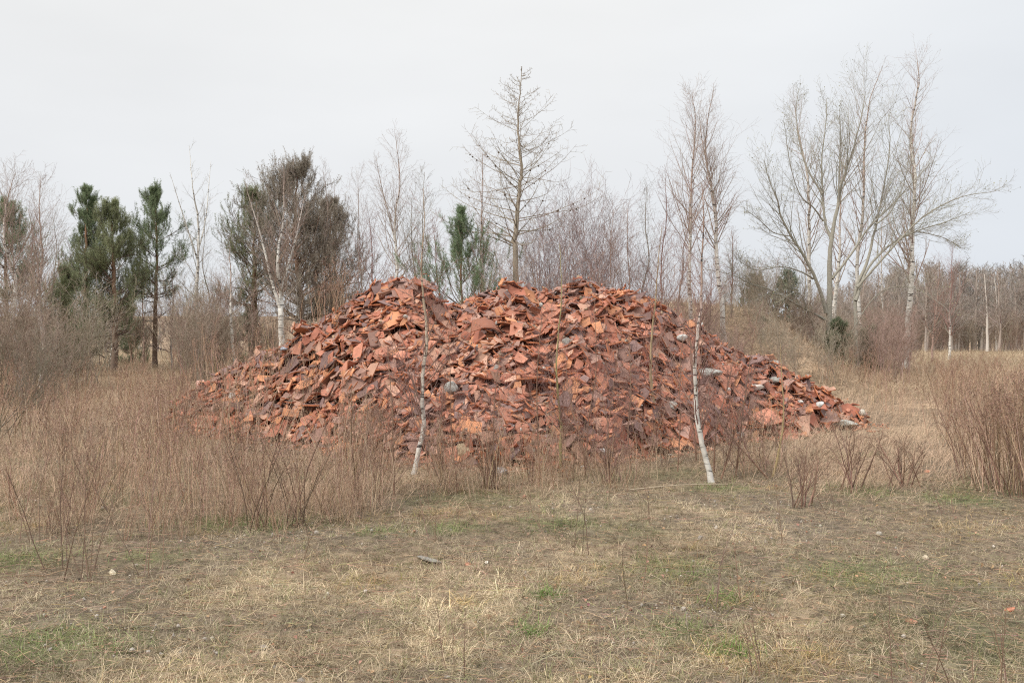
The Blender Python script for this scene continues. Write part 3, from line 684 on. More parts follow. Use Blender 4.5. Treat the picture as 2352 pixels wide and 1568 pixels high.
for i, (u, Y, vt, r_, wd) in enumerate([(1440, 21, 478, .025, .22), (1480, 23, 430, .03, .22), (1525, 22.5, 410, .03, .22), (1556, 26, 470, .025, .24), (955, 24, 455, .04, .34), (860, 24, 500, .04, .38), (1395, 22, 480, .02, .2), (975, 20.5, 395, .02, .2), (1018, 26, 520, .03, .3), (780, 33, 420, .04, .26), (690, 34, 400, .04, .24), (590, 33, 440, .035, .26),
                                     (1680, 26, 530, .03, .25), (1830, 34, 560, .04, .3), (250, 33, 560, .03, .3), (180, 30, 560, .03, .3), (130, 27, 500, .035, .3), (60, 26, 520, .04, .3), (330, 34, 600, .03, .3), (475, 34, 470, .03, .2), (395, 31, 600, .03, .34), (500, 28, 640, .025, .34), (700, 24, 640, .03, .4), (2180, 45, 560, .06, .3), (2140, 40, 600, .05, .34)]):
    wl = ['behind the right peak, first of the row', 'second in the row right of the purple bushes', 'third in the row right of the purple bushes', 'close left of the twin tall birches', 'right of the tallest birch behind the left peak', 'left of the tallest birch behind the left peak', 'rising thinly from the purple bushes', 'very thin, above the left peak',
          'beside the small green pine', 'behind the brown pine, right side', 'behind the top of the brown pine', 'between the green pine and the brown pine', 'right of the twin tall birches', 'behind the left arm of the willow', 'between the left pine pair', 'left of the first green pine', 'right of the reddish birch at the left', 'between the two birches at the left edge', 'left of the slim green pine', 'right of the three-stemmed pale tree', 'behind the slim green pine', 'before the far wood left of the heap', 'low before the brown pine, near the heap', 'before the far wood right of the tallest birch', 'beside the foot of the tallest right birch'][i]
    birch(u, Y, vt, 200+i, r0=r_, label='thin leafless tree '+wl, name='bare_tree', group='thin leafless trees behind the heap', n1=34, width=wd, t0=.15, white=.35 if i % 3 else -.4, col1=np.array([(.22, .15, .12), (.21, .185, .15), (.2, .12, .105)][i % 3])*1.05, lean=np.random.default_rng(i).normal()*14, ang=.55)

# ---- larch
def larch():
    rg = np.random.default_rng(301); Y = 22.5; b = gat(1186, Y)
    tr = [(1186, 680), (1184, 600), (1183, 545), (1188, 490), (1194, 430), (1199, 395), (1194, 350), (1190, 300), (1190, 255), (1196, 200), (1199, 155)]
    P = [at(u, v, Y) for u, v in tr]; P[0] = b-np.array([0, 0, .05])
    lv = trunk_line(P, .072, .005, 40, rg, .85); root = empty('larch_tree', b, 'tall bare larch with a crooked trunk rising behind the middle of the heap', 'tree')
    g = Geo(); cl = np.array((.34, .29, .225)); add_tubes(g, lv[0], lv[1], 12, cl); g.build('trunk', M_WOOD, root, True, origin=b)
    Ht = P[-1][2]-P[0][2]; gc = Geo()
    b1 = spawn(rg, *lv, 92, .13, .97, 1.28, lambda t: Ht*(.015+.255*np.clip((1-t)/.7, 0, 1)**.95)*np.where(t < .3, .9, 1), 12, -.15, .17, .25, .16, .003, absl=True, upend=1.15, flat=.25, asd=.2)
    level_tubes(gc, b1, 5, cl*.85, rg)
    b2 = spawn(rg, *b1, 15, .08, 1., 1.0, .17, 5, .1, .25, .45, .4, .0026, flat=.2); level_tubes(gc, b2, 3, cl*.9, rg)
    b3 = spawn(rg, *b2, 2, .2, 1., .9, .35, 4, -.1, .25, .7, .5, .0023); level_tubes(gc, b3, 3, np.array((.27, .21, .14)), rg)
    p, _, _ = lerp_at(b1[0], b1[1], rg.integers(0, len(b1[0]), 900), rg.random(900)*.9+.1); chips(gc, rg, p, .011, (.22, .17, .11))
    p, _, _ = lerp_at(b1[0][:40], b1[1][:40], rg.integers(0, 40, 45), rg.random(45)*.7+.2); chips(gc, rg, p-np.array([0, 0, .015]), .026, (.09, .065, .045)); chips(gc, rg, p-np.array([0, 0, .015]), .026, (.10, .07, .05))
    gc.build('crown', M_TWIG, root, False, origin=b)
larch()

# ---- willow, big multi-stemmed
def willow():
    rg = np.random.default_rng(311); Y0 = 27.0; b = gat(1908, Y0)
    def cp(x, y): return 1505+.39*x, 94+.39*y
    L = [([(1030, 1880), (1025, 1560), (1030, 1300), (1040, 1160), (1080, 950), (1110, 800), (1165, 640), (1215, 440), (1240, 300)], .125, 0.),
         ([(1038, 1165), (1000, 1060), (985, 880), (980, 700), (1005, 500), (1010, 340)], .062, .5),
         ([(1010, 1600), (960, 1440), (880, 1270), (800, 1150), (740, 1030), (722, 940), (665, 800), (640, 700)], .075, -.9),
         ([(930, 1400), (860, 1360), (740, 1330), (600, 1350), (500, 1300)], .034, -1.3),
         ([(1000, 1640), (850, 1560), (690, 1470), (560, 1430), (460, 1380), (300, 1345)], .05, -1.6),
         ([(1190, 1800), (1180, 1500), (1250, 1300), (1300, 1080), (1340, 900), (1380, 640), (1375, 430)], .085, 1.0),
         ([(1180, 1530), (1260, 1330), (1400, 1190), (1540, 1120), (1700, 1070), (1850, 1010)], .058, 1.4),
         ([(1190, 1450), (1280, 1350), (1450, 1160), (1600, 1020), (1800, 920), (1980, 890)], .055, -.4),
         ([(1040, 1400), (1150, 1260), (1260, 1100), (1400, 960), (1500, 850), (1640, 700)], .055, .8),
         ([(985, 900), (900, 760), (850, 600), (830, 420), (845, 280)], .040, .4), ([(990, 1060), (930, 980), (850, 900), (790, 700), (760, 480)], .035, -.7),
         ([(1080, 950), (1085, 760), (1090, 560), (1085, 400)], .035, -.5), ([(1300, 1080), (1390, 1000), (1470, 820), (1500, 600)], .035, .9), ([(800, 1150), (700, 1130), (620, 1060), (540, 1000)], .022, -1.),
         ([(1540, 1120), (1700, 1160), (1800, 1220)], .022, .9), ([(1120, 1780), (1300, 1500), (1500, 1450), (1700, 1560)], .028, -1.2), ([(960, 1760), (900, 1600), (840, 1480), (720, 1540)], .028, -1.5)]
    root = empty('willow_tree', b, 'big spreading many-stemmed bare willow behind the right tail of the heap', 'tree'); gt = Geo(); gc = Geo(); cw = np.array((.30, .28, .23))
    for i, (c_, r0, dy) in enumerate(L):
        n = len(c_); P = [at(*cp(x, y), Y0+dy*(j/(n-1)) + (0 if i else 0)) for j, (x, y) in enumerate(c_)]
        if i in (0, 5): P[0] = np.array([P[0][0], P[0][1], ground0(P[0][0], P[0][1])-.05])
        lv = trunk_line(P, r0*.74, .006, 26, rg, .8)
        if i < 9: 
            g1 = Geo(); add_tubes(g1, lv[0], lv[1], 9, cw); g1.build('trunk' if i == 0 else 'limb', M_WOOD, root, True, origin=b)
        else: add_tubes(gc, lv[0], lv[1], 7, cw*.95)
        t0 = .45 if i in (0, 5) else .25
        twig_set(rg, lv, 34 if i < 9 else 24, t0, .99, .62, lambda t: .33*(1.15-t*.75), .55, cw*.95, cw*.95, 6, 3, .22, .40, .42, .1, .0022, g=gc, buds=(.3, .014, (.30, .29, .17)), rs=.33)
    gc.build('crown', M_TWIG, root, False, origin=b)
willow()

# ---- pines
def needles(g, rg, tips, dirs, n, L, wd, col, spread=.9, slen=.2):
    m = len(tips); idx = np.repeat(np.arange(m), n); s = rg.random(len(idx))
    p = tips[idx]+dirs[idx]*((.35-s[:, None])*slen); v = rg.normal(size=(len(idx), 3)); v -= (v*dirs[idx]).sum(1, keepdims=True)*dirs[idx]; v = norm(v)
    d = norm(dirs[idx]*rg.uniform(.35, 1.0, (len(idx), 1))+v*spread); l_ = L*rg.uniform(.6, 1.15, (len(idx), 1)); side = norm(np.cross(d, rg.normal(size=d.shape)))*wd/2
    V = np.stack([p-side, p+side, p+d*l_], 1); cc = np.asarray(col)[idx] if np.ndim(col) == 2 else np.tile(col, (len(idx), 1))
    cc = cc*(1+.18*rg.normal(size=(len(idx), 1))); g.add(V.reshape(-1, 3), t=np.arange(len(idx)*3).reshape(-1, 3), c=np.repeat(np.clip(cc, .01, 1), 3, 0))
GREEN = np.array((.21, .26, .145)); OLIVE = np.array((.25, .27, .15)); BROWNP = np.array((.31, .27, .215))
def pine(u, Y, vtop, seed, label, width=.26, t0=.25, green=GREEN, r0=None, shoots=1., brown=0., name='pine_tree', group=None, nn=40, whorls=9, per=6, taper=.75, L=.075, wd=.0085, lean=0, up=.3, sub=12, dead=6, thin=.5, slen=.30):
    rg = np.random.default_rng(seed); b = gat(u, Y); top = at(u+lean, vtop, Y); Ht = top[2]-b[2]
    P = [b-np.array([0, 0, .05]), b*.66+top*.34+rg.normal(size=3)*np.array([.012, .012, 0])*Ht, b*.33+top*.67+rg.normal(size=3)*np.array([.01, .01, 0])*Ht, top]
    lv = trunk_line(P, r0 or Ht*.017, .012, 24, rg); root = empty(name, b, label, 'tree', group)
    t = np.linspace(0, 1, 24)[:, None]; ct = np.array((.17, .13, .105))*(1-t)+np.array((.28, .155, .085))*t
    g = Geo(); add_tubes(g, lv[0], lv[1], 10, ct[None]); 
    prof = lambda t: Ht*width*(np.clip((1.03-t)/(1-t0), 0, 1)**taper)*(.65+.35*np.minimum(1, (t-t0)/.18))
    tw = np.repeat(np.linspace(t0, .96, whorls), per)+rg.normal(size=whorls*per)*.008; tw = np.clip(tw, .02, .985)
    p, tan, r_ = lerp_at(lv[0], lv[1], np.zeros(len(tw), int), tw); az = rg.random(len(tw))*6.283
    a = 1.35-.75*np.clip((tw-t0)/(1-t0), 0, 1); d = np.stack([np.sin(a)*np.cos(az), np.sin(a)*np.sin(az), np.cos(a)], 1)
    br = walk(rg, p, d, prof(tw)*rg.uniform(.6, 1.3, len(tw)), 9, up*.4, .25, upend=up*3); rr = np.maximum(r_*.36, .008)[:, None]*np.linspace(1, .3, 9)[None]
    b2 = spawn(rg, br, rr, sub, .28, 1., .8, .38, 5, .5, .25, .55, .5, .004, flat=.35)
    b3 = spawn(rg, *b2, 4, .25, 1., .7, .45, 4, .6, .2, .7, .6, .0035)
    level_tubes(g, (br, rr), 6, np.array((.17, .12, .09)), rg); g.build('trunk', M_WOOD, root, True, origin=b)
    gc = Geo(); level_tubes(gc, b2, 4, np.array((.13, .10, .08)), rg); level_tubes(gc, b3, 3, np.array((.12, .10, .07)), rg)
    if dead:
        dl = spawn(rg, lv[0], lv[1], dead*2, .12, t0+.1, 1.4, Ht*.14, 7, -.1, .3, .3, .3, .004, absl=True); level_tubes(gc, dl, 4, np.array((.16, .12, .10)), rg)
        d2 = spawn(rg, *dl, 7, .2, 1, .8, .4, 4, 0, .3, .6, .5, .0035); level_tubes(gc, d2, 3, np.array((.17, .13, .11)), rg)
    tips = []; dirs = []
    for q_, keepf in ((b3, shoots), (b2, 1.), ((br, rr), 1.)):
        k = rg.random(len(q_[0])) < keepf if keepf < 1 else np.ones(len(q_[0]), bool)
        tips.append((q_[0] if isinstance(q_, tuple) else q_)[k][:, -1]); a_ = (q_[0] if isinstance(q_, tuple) else q_)[k]; dirs.append(norm(norm(a_[:, -1]-a_[:, -2])+np.array([0, 0, .8])))
    tips.append(lv[0][:, -1]); dirs.append(np.array([[0, 0, 1.]]))
    tips = np.concatenate(tips); dirs = np.concatenate(dirs)
    cl = green*(1+.22*(fnoise(tips[:, 0]*1., tips[:, 2], .6, seed % 50)[:, None]-.5)*2)*np.array([1, 1, 1])
    if brown: k = (fnoise(tips[:, 0], tips[:, 2]+tips[:, 1], .7, seed % 40+3) < brown)[:, None]; cl = np.where(k, BROWNP, cl)
    gn = Geo(); kk = rg.random(len(tips)) < thin; needles(gn, rg, tips[kk], dirs[kk], nn, L, wd, cl[kk], slen=slen)
    cr = gc.build('crown', M_WOOD, root, False, origin=b); o = gn.build('needle_cluster', M_NEEDLE, cr, False, origin=b)
    return root
pine(18, 30, 478, 401, 'dark green pine cut off by the left edge', width=.27, t0=.42, whorls=9)
pine(196, 30, 440, 402, 'tallest green pine of the left pair, bushy to the ground', width=.25, t0=.10, whorls=12, per=6, lean=4)
pine(262, 29, 478, 403, 'green pine right of the pair, its top slightly lower', width=.28, t0=.32, whorls=10, green=OLIVE, r0=.10, lean=-6)
pine(150, 27, 640, 412, 'low bushy young pine at the foot of the left pair', width=.42, t0=.06, whorls=7, taper=.5, green=OLIVE)
pine(356, 31, 445, 404, 'slim green pine with a bare lower trunk, standing apart', width=.25, t0=.40, whorls=8, per=6, r0=.085, dead=5)
pine(578, 31, 452, 405, 'olive green pine left of the brown pine, with open lower branches', width=.33, t0=.36, whorls=9, green=OLIVE, brown=.35, lean=12, r0=.11)
pine(684, 30, 400, 406, 'large brownish pine, widest and tallest tree left of the heap', width=.33, t0=.26, whorls=13, per=8, green=BROWNP*1.05, brown=.5, taper=.55, nn=32, r0=.12, thin=.46)
pine(760, 32, 480, 413, 'brownish pine leaning out behind the large brown one on its right', width=.30, t0=.3, whorls=9, per=6, green=BROWNP, brown=.5, taper=.6)
pine(1062, 21.5, 492, 407, 'small green pine with upright shoots looking over the saddle of the heap', width=.62, t0=.04, whorls=9, per=7, L=.10, wd=.007, nn=110, sub=4, green=np.array((.24, .31, .18)), taper=1.15, up=.9, shoots=.0, dead=0, r0=.045, thin=1., slen=.38)
for i, (u, vt, w_) in enumerate([(1735, 645, .20), (1803, 643, .25)]):
    pine(u, 92, vt, 408+i, ['far pine, smaller of two above the grassy mound', 'far pine, larger and rounder of two above the grassy mound'][i], width=w_, t0=.45, whorls=7, per=6, L=.22, wd=.06, nn=14, taper=.4, green=np.array((.16, .20, .13)), r0=.22, dead=2)
for i, (u, Y, vt) in enumerate([(1560, 27.5, 720), (1925, 26.5, 750), (2000, 29, 765), (490, 34, 740), (575, 36, 720), (300, 36, 720), (1745, 26, 772)]):
    pine(u, Y, vt, 420+i, 'low dark evergreen '+['on the mound behind the twin tall birches', 'at the foot of the willow trunks', 'right of the willow foot', 'behind the three-stemmed pale tree', 'under the olive green pine', 'between the pines at ground level', 'on the slope of the grassy mound'][i], name='young_conifer',
         width=.42, thin=.6, t0=.04, whorls=6, per=5, taper=.5, nn=22, L=.09, wd=.012, green=np.array((.19, .215, .13)), dead=0, r0=.04, group='low dark evergreens')

# ---- bushes
def bush(b, hgt, wid, seed, label, ns=20, colr=(.19, .125, .11), name='bare_shrub', group=None, dens=1., rmin=.0022, parent_col=None, lean=(0, 0), up=.35):
    rg = np.random.default_rng(seed); root = empty(name, b, label, 'shrub', group); colr = np.array(colr)
    p = np.zeros((ns, 3)); p[:, :2] = rg.normal(size=(ns, 2))*wid*.12; az = rg.random(ns)*6.283; a = rg.uniform(.05, 1, ns)*math.atan2(wid*.5, hgt*.75)
    d = np.stack([np.sin(a)*np.cos(az)+lean[0], np.sin(a)*np.sin(az)+lean[1], np.cos(a)], 1)
    st = walk(rg, p, d, hgt*rg.uniform(.7, 1.08, ns), 11, up, .2); rr = np.linspace(1, .25, 11)[None]*rg.uniform(.005, .010, (ns, 1))*max(1, hgt/2.5)
    g = Geo(); add_tubes(g, st, rr, 5, jit(rg, colr*1.15, ns)); g.build('stem_cluster', M_WOOD, root, True)
    g, *_ = twig_set(rg, (st, rr), int(9*dens), .2, 1., .55, .30, .35, colr, colr, 5, 3, .25, .42, .45, .1, rmin); g.build('crown', M_TWIG, root, False); return root
PUR = (.28, .205, .19)
for i, (u, Y, vt, wd, cl) in enumerate([(1300, 23, 508, 2.1, PUR), (1370, 24, 520, 1.7, PUR), (1245, 24, 545, 1.4, PUR), (1150, 23, 600, 1.2, (.30, .21, .165)), (1430, 22.5, 580, 1.1, PUR), (1500, 23, 585, 1.0, PUR), (1550, 22, 625, .9, (.30, .21, .165)), (1210, 21, 620, 1.2, (.32, .23, .17)), (1330, 21, 610, 1.4, (.31, .21, .175)), (1620, 24, 630, 1.1, (.29, .20, .17))]):
    b = gat(u, Y); h = float(at(u, vt, Y)[2]-b[2])
    bush(b, h*1.05, wd, 500+i, ['dense purplish bush, tallest dome behind the right peak', 'purplish bush right of the tallest dome', 'purplish bush left of the tallest dome, right of the larch', 'low brown bush between thin white birch and larch', 'upright purplish bush first after the domes', 'upright purplish bush second after the domes', 'brown bush left of the twin tall birches', 'low tan bush just right of the larch foot', 'low reddish bush directly behind the right peak', 'brown bush on the mound at the twin birches'][i],
         ns=24 if i < 3 else 13, colr=cl, dens=1.0 if i < 3 else .75, group='leafless bushes behind the heap')
# thicket bushes on the left and right: a few prototypes, many copies
def uvtxt(u, opts):
    return opts[min(len(opts)-1, int(max(0, u)/2352*len(opts)))]
bp = [bush(np.zeros(3), 1.9, 1.5, 540+i, 'x', ns=18, colr=c_, dens=.8, rmin=.0026) for i, c_ in enumerate([(.29, .225, .175), (.31, .22, .18), (.32, .27, .205)])]
rg = np.random.default_rng(77); used = [False]*3
def put(protos, used, k, loc, rz, s, label, group):
    if not used[k]:
        o = protos[k]; o.location = [float(c_) for c_ in loc]; o.rotation_euler = (0, 0, rz); o.scale = (s, s, s) if np.isscalar(s) else s; o['label'] = label; o['group'] = group; used[k] = True; return o
    return dup(protos[k], loc, rz, s, label, group)
spots = []
for i in range(46):
    u = rg.uniform(-260, 640) if i % 29 else rg.uniform(640, 780); spots.append((u, rg.uniform(19 if u < 250 else 24, 37), rg.uniform(.7, 1.25)))
for i in range(26): spots.append((rg.uniform(1690, 2080), rg.uniform(24, 33), rg.uniform(.5, .95)))
for i in range(20): spots.append((rg.uniform(1640, 1900), rg.uniform(21.5, 29), rg.uniform(.35, .7)))
BL = ['brown leafless bush in the thicket at the left edge', 'brown leafless bush in the thicket under the left green pines', 'brown leafless bush in the thicket below the slim pine and the pale tree', 'brown leafless bush in the thicket left of the heap']
for i, (u, Y, s) in enumerate(spots):
    k = int(rg.integers(0, 3)); b = gat(u, Y)
    lab = (BL[0] if u < 130 else BL[1] if u < 310 else BL[2] if u < 480 else BL[3]) if u < 1000 else ('grey-brown leafless bush on the slope of the grassy mound' if u < 1840 else 'grey-brown leafless bush around the willow foot')
    put(bp, used, k, b, rg.uniform(0, 6.28), s, lab, 'leafless bushes in the thickets')
# near shrub reaching in from the left edge
bush(uv_ground(-10, 1005), 1.75, 1.9, 560, 'olive-brown shrub reaching in from the left edge with long slanting branches', ns=13, colr=(.17, .145, .105), dens=.9, lean=(.45, 0), rmin=.0022, up=.1)

# ---- far woods
def far_tree(seed, colr, n1=16, w_=.34, H_=10.):
    rg = np.random.default_rng(seed); root = empty('far_tree', (0, 0, 0), 'x', 'tree')
    P = [np.array([rg.normal()*.2*s, rg.normal()*.2*s, H_*s*.93]) for s in (0, .3, .6, 1)]; lv = trunk_line(P, .16, .03, 14, rg)
    g = Geo(); add_tubes(g, lv[0], lv[1], 6, np.array(colr)*1.15); g.build('trunk', M_WOOD, root, True)
    g, *_ = twig_set(rg, lv, n1, .2, .99, .75, lambda t: w_*(1.25-t), .5, np.array(colr), np.array(colr), 9, 5, .28, .45, .45, .1, .013); g.build('crown', M_TWIG, root, False); return root
fp = [far_tree(600, (.29, .25, .215)), far_tree(601, (.26, .23, .20), 20, .4), far_tree(602, (.32, .265, .225), 18, .3), far_tree(603, (.46, .42, .37), 12, .2)]
for ch in fp[3].children:
    if ch.name.startswith('crown'): 
        a_ = ch.data.color_attributes['col']; n_ = len(a_.data); a_.data.foreach_set('color', np.tile(np.array([.24, .19, .16, 1], np.float32), n_))
used2 = [False]*4; rg = np.random.default_rng(88)
def topline(u): return np.interp(u, [1500, 1840, 1900, 2000, 2120, 2200, 2300, 2352, 2700], [735, 690, 655, 622, 590, 606, 608, 592, 575])
for i in range(250):
    Y = rg.uniform(62, 125); u = rg.uniform(1840, 2620); b = gat(u, Y); vt = topline(u)+rg.uniform(-8, 46)*(1 if i % 3 else .2); h = float(at(u, vt, Y)[2]-b[2])
    k = 3 if i % 9 == 0 else int(rg.integers(0, 3)); s = h/10.
    lab = ('white stemmed birch' if k == 3 else 'grey-brown leafless tree')+(' in the far wood behind the willow' if u < 2060 else ' in the far wood right of the tallest birch' if u < 2210 else ' in the far wood at the right edge')
    put(fp, used2, k, b, rg.uniform(0, 6.28), (s*1.15, s*1.15, s), lab, 'trees of the far wood on the right')
for i in range(60):
    u = rg.uniform(1850, 2600); b = gat(u, rg.uniform(64, 84)); put(bp, used, int(rg.integers(0, 3)), b, rg.uniform(0, 6.28), rg.uniform(.9, 1.5), 'leafless bush along the edge of the far wood'+(' behind the willow' if u < 2060 else ' right of the tallest birch'), 'bushes along the far wood')
for i in range(46):
    Y = rg.uniform(55, 100); u = rg.uniform(-350, 640); b = gat(u, Y); vt = rg.uniform(708, 745); h = max(2.2, float(at(u, vt, Y)[2]-b[2]))
    k = int(rg.integers(0, 3)); s = h/10.
    put(fp, used2, k, b, rg.uniform(0, 6.28), (s*1.8, s*1.8, s), 'low far tree in the dark line behind the pines'+(' under the slim pine' if 280 < u < 460 else ' left of the heap' if u >= 460 else ' at the left'), 'trees of the far line on the left')

# ---- tall dry weeds: a stem cluster with branched seed heads; seven prototypes, then copies
def weed(seed, ns=30, hgt=1.15, spread=.28, lean=.13, c0=(.39, .25, .17), c1=(.31, .20, .145), heads=.75, pale=.25):
    ns = int(ns*.5); c0 = np.array(c0)*1.0; rg = np.random.default_rng(seed); root = empty('dry_weed', (0, 0, 0), 'x', 'weed')
    p = np.zeros((ns, 3)); p[:, :2] = rg.normal(size=(ns, 2))*spread*.5; d = np.stack([rg.normal(size=ns)*lean+p[:, 0]*.35, rg.normal(size=ns)*lean+p[:, 1]*.35, np.ones(ns)], 1)
    L = hgt*rg.uniform(.55, 1.1, ns); st = walk(rg, p, d, L, 9, .1, .2); rr = np.linspace(1, .5, 9)[None]*rg.uniform(.0028, .0048, (ns, 1))
    cs = jit(rg, np.array(c0)*.8, ns, .25); k = rg.random(ns) < pale+.22; cs[k] = jit(rg, (.56, .405, .28), int(k.sum()), .15)
    g = Geo(); add_tubes(g, st, rr, 4, cs)
    s2 = spawn(rg, st, rr, 3, .3, .9, .5, .2, 4, .3, .25, .6, .6, .0012); add_tubes(g, s2[0], s2[1], 3, jit(rg, c0, len(s2[0]), .2)); g.build('stem_cluster', M_STEM, root, True)
    k = rg.random(ns) < heads; g = Geo(); h1 = spawn(rg, st[k], rr[k], 7, .82, 1., .75, .10, 4, .3, .3, .7, .6, .0013); add_tubes(g, h1[0], h1[1], 3, jit(rg, c1, len(h1[0])))
    h2 = spawn(rg, *h1, 4, .4, 1., .7, .4, 3, .2, .3, .8, .7, .0011); add_tubes(g, h2[0], h2[1], 3, jit(rg, c1, len(h2[0])))
    e_ = np.concatenate([h2[0][:, -1], h1[0][:, -1]]); e_ = e_+rg.normal(size=e_.shape)*.006; chips(g, rg, e_, .0055*rg.uniform(.5, 1.4, len(e_)), jit(rg, c1, len(e_), .25)); g.build('seed_head_cluster', M_STEM, root, False)  # branched seed heads of the weed, small chips as seeds at the tips
    return root
wp = [weed(700, 34, lean=.2, spread=.2), weed(701, 26, 1.0, lean=.22), weed(702, 40, 1.25, .34, c0=(.40, .26, .17)), weed(703, 30, .95, .12, .3, c0=(.26, .165, .115), pale=.1), weed(704, 30, 1.1, .3, .16, pale=.55), weed(705, 44, .9, .42, .2, c0=(.42, .31, .21), pale=.5), weed(706, 18, 1.3, .22, .1, c0=(.25, .155, .11), pale=.05), weed(707, 130, 1.25, .36, .13, c0=(.30, .19, .13), pale=.2)]
used3 = [False]*8; rg = np.random.default_rng(99)
FW = [(600, 1218, 3, 1.05), (690, 1212, 3, 1.0), (560, 1195, 1, .9), (850, 1165, 6, .85), (868, 1150, 1, .8), (780, 1170, 4, .9), (2335, 1132, 7, 1.0), (2285, 1118, 7, .9), (2375, 1142, 7, .95), (2420, 1125, 7, .95), (2260, 1090, 0, .85), (2215, 1085, 4, .7)]
FWL = ['dark stemmed dry weed with a green tuft at its foot, left front', 'dry weed on the right of the green tuft, left front', 'dry weed on the left of the green tuft, left front', 'thin upright dark weed in front of the left slope', 'dry weed left of the front birch, nearest row', 'pale dry weed before the left slope of the heap',
       'dense tall brown weed at the right edge with green grass below', 'dense brown weed second from the right edge', 'dry weed cut off by the right edge', 'dry weed outermost at the right edge', 'brown weed behind the dense pair on the right', 'short pale weed left of the dense pair on the right']
for (u, v, k, s), lab in zip(FW, FWL): put(wp, used3, k, uv_ground(u, v), rg.uniform(0, 6.28), s, lab, 'tall dry weeds')
n = 0
def ok(x, y): 
    z, t = heap(np.array(x), np.array(y)); return float(z-ground0(x, y)) < .12
WZ = [(38, (40, 460), (1035, 1250), 'in the brown weed band at the left'), (36, (440, 950), (1035, 1240), 'in the brown weed band before the left slope'), (30, (-120, 420), (905, 1045), 'farther back in the weeds on the left'), (26, (330, 800), (925, 1030), 'growing around the left end of the heap'),
      (13, (1000, 1180), (1075, 1150), 'before the foot of the heap below the saddle'), (13, (1180, 1480), (1070, 1135), 'before the foot of the heap below the right peak'), (9, (1480, 1780), (1050, 1105), 'before the foot of the heap around the tall birch'), (18, (2150, 2480), (960, 1120), 'in the weed band at the right edge'), (34, (1990, 2520), (880, 985), 'in the field right of the heap'), (22, (1860, 2300), (858, 900), 'in the field near the willow')]
for cnt_, (u0, u1), (v0, v1), txt in WZ:
    for i in range(cnt_):
        u = rg.uniform(u0, u1); v = rg.uniform(v0, v1)
        if 895 < u < 1005 and v > 1060: u -= 120
        if 1590 < u < 1680 and v > 1070: u += 100
        x, y, z = uv_ground(u, v)
        if y > 30: y = 30*rg.uniform(.7, 1.); x = (u-CU)/F*y; z = float(ground0(x, y))
        k = int(rg.choice(7, p=[.2, .14, .16, .1, .16, .18, .06])); s = rg.uniform(.7, 1.12)*(1. if v > 1000 else .9)*(1-.55*sst(1110, 1235, v))
        if 'left end' in txt or 'left slope' in txt: s *= .93
        if 'foot of the heap' in txt: s *= rg.uniform(.5, .85)
        if 'near the willow' in txt: s *= .8
        kd = ['reddish brown', 'brown', 'tall rusty brown', 'dark stemmed', 'pale stemmed', 'bushy tan', 'sparse dark'][k]
        put(wp, used3, k, (x, y, z-.02 if ok(x, y) else float(heap(np.array(x), np.array(y))[0])-.05), rg.uniform(0, 6.28), (s, s, s*rg.uniform(.85, 1.12)), kd+' dry weed '+txt, 'tall dry weeds')
# slim bare shoots standing in the turf
def shoots(seed, u, v, n_, hgt, label, spread=.16, lean=.25, cl=(.22, .145, .105)):
    rg = np.random.default_rng(seed); b = uv_ground(u, v); root = empty('bare_shoot', b, label, 'shoot', 'slim bare shoots in the turf')
    p = np.zeros((n_, 3)); p[:, :2] = rg.normal(size=(n_, 2))*spread*.4; d = np.stack([rg.normal(size=n_)*lean, rg.normal(size=n_)*lean, np.ones(n_)], 1)
    st = walk(rg, p, d, hgt*rg.uniform(.6, 1.1, n_), 10, .35, .2); rr = np.linspace(1, .45, 10)[None]*rg.uniform(.0024, .0036, (n_, 1)); g = Geo(); add_tubes(g, st, rr, 5, jit(rg, cl, n_))
    s2 = spawn(rg, st, rr, 4, .35, .95, .5, .3, 5, .3, .2, .6, .6, .0013); add_tubes(g, s2[0], s2[1], 3, jit(rg, cl, len(s2[0]))); g.build('stem_cluster', M_STEM, root, True)
for i, a_ in enumerate([(1335, 1275, 4, .75, 'group of slim dark shoots in the middle of the turf'), (1660, 1395, 3, .5, 'short dark shoots in the turf below the tall birch'), (1905, 1190, 2, .55, 'pair of thin shoots in the turf before the tan grass on the right'), (1800, 1250, 2, .4, 'low shoots in the turf right of the middle'), (1420, 1395, 2, .6, 'single crooked dark shoot in the turf'),
                         (2300, 1640, 5, .5, 'dark twiggy shoots at the bottom right'), (2080, 1620, 4, .6, 'leaning dark shoots at the bottom, right of the middle'), (2320, 1350, 1, .45, 'lone dark shoot in the turf at the right'), (200, 1335, 8, 1.15, 'fan of long dark shoots nearest the left edge'), (130, 1310, 3, .9, 'leaning shoots left of the fan of dark shoots'),
                         (330, 1320, 4, .95, 'upright shoots right of the fan of dark shoots'), (990, 1240, 3, .4, 'little shoots in the turf left of the middle'), (60, 1250, 3, .8, 'tangled shoots at the left edge'), (1030, 1555, 3, .35, 'tiny dark shoots at the bottom middle'), (1740, 1545, 3, .4, 'tiny dark shoots at the bottom right of middle'), (1500, 1215, 3, .45, 'small shoots before the tall birch'),
                         (700, 1300, 3, .35, 'small shoots in the turf in front of the green tuft'), (2160, 1180, 3, .5, 'leaning thin shoots left of the dense right weeds')]):
    shoots(800+i, *a_)
# arching twiggy shrubs standing before the tan grass on the right
for i, (u, v, h) in enumerate([(1840, 1165, .6), (1950, 1130, .75), (2080, 1120, .6), (1130, 1120, .6), (1400, 1110, .5)]):
    bush(uv_ground(u, v), h, h*.9, 830+i, 'small brown twiggy shrub '+['at the left edge of the tan grass on the right', 'in the middle of the tan grass, right of the heap foot', 'at the right side of the tan grass', 'before the foot of the heap, left of the yellow-green sapling', 'before the foot of the heap, right of the yellow-green sapling'][i], ns=12, colr=(.2, .125, .09), dens=.5, rmin=.0014, group='small twiggy shrubs')

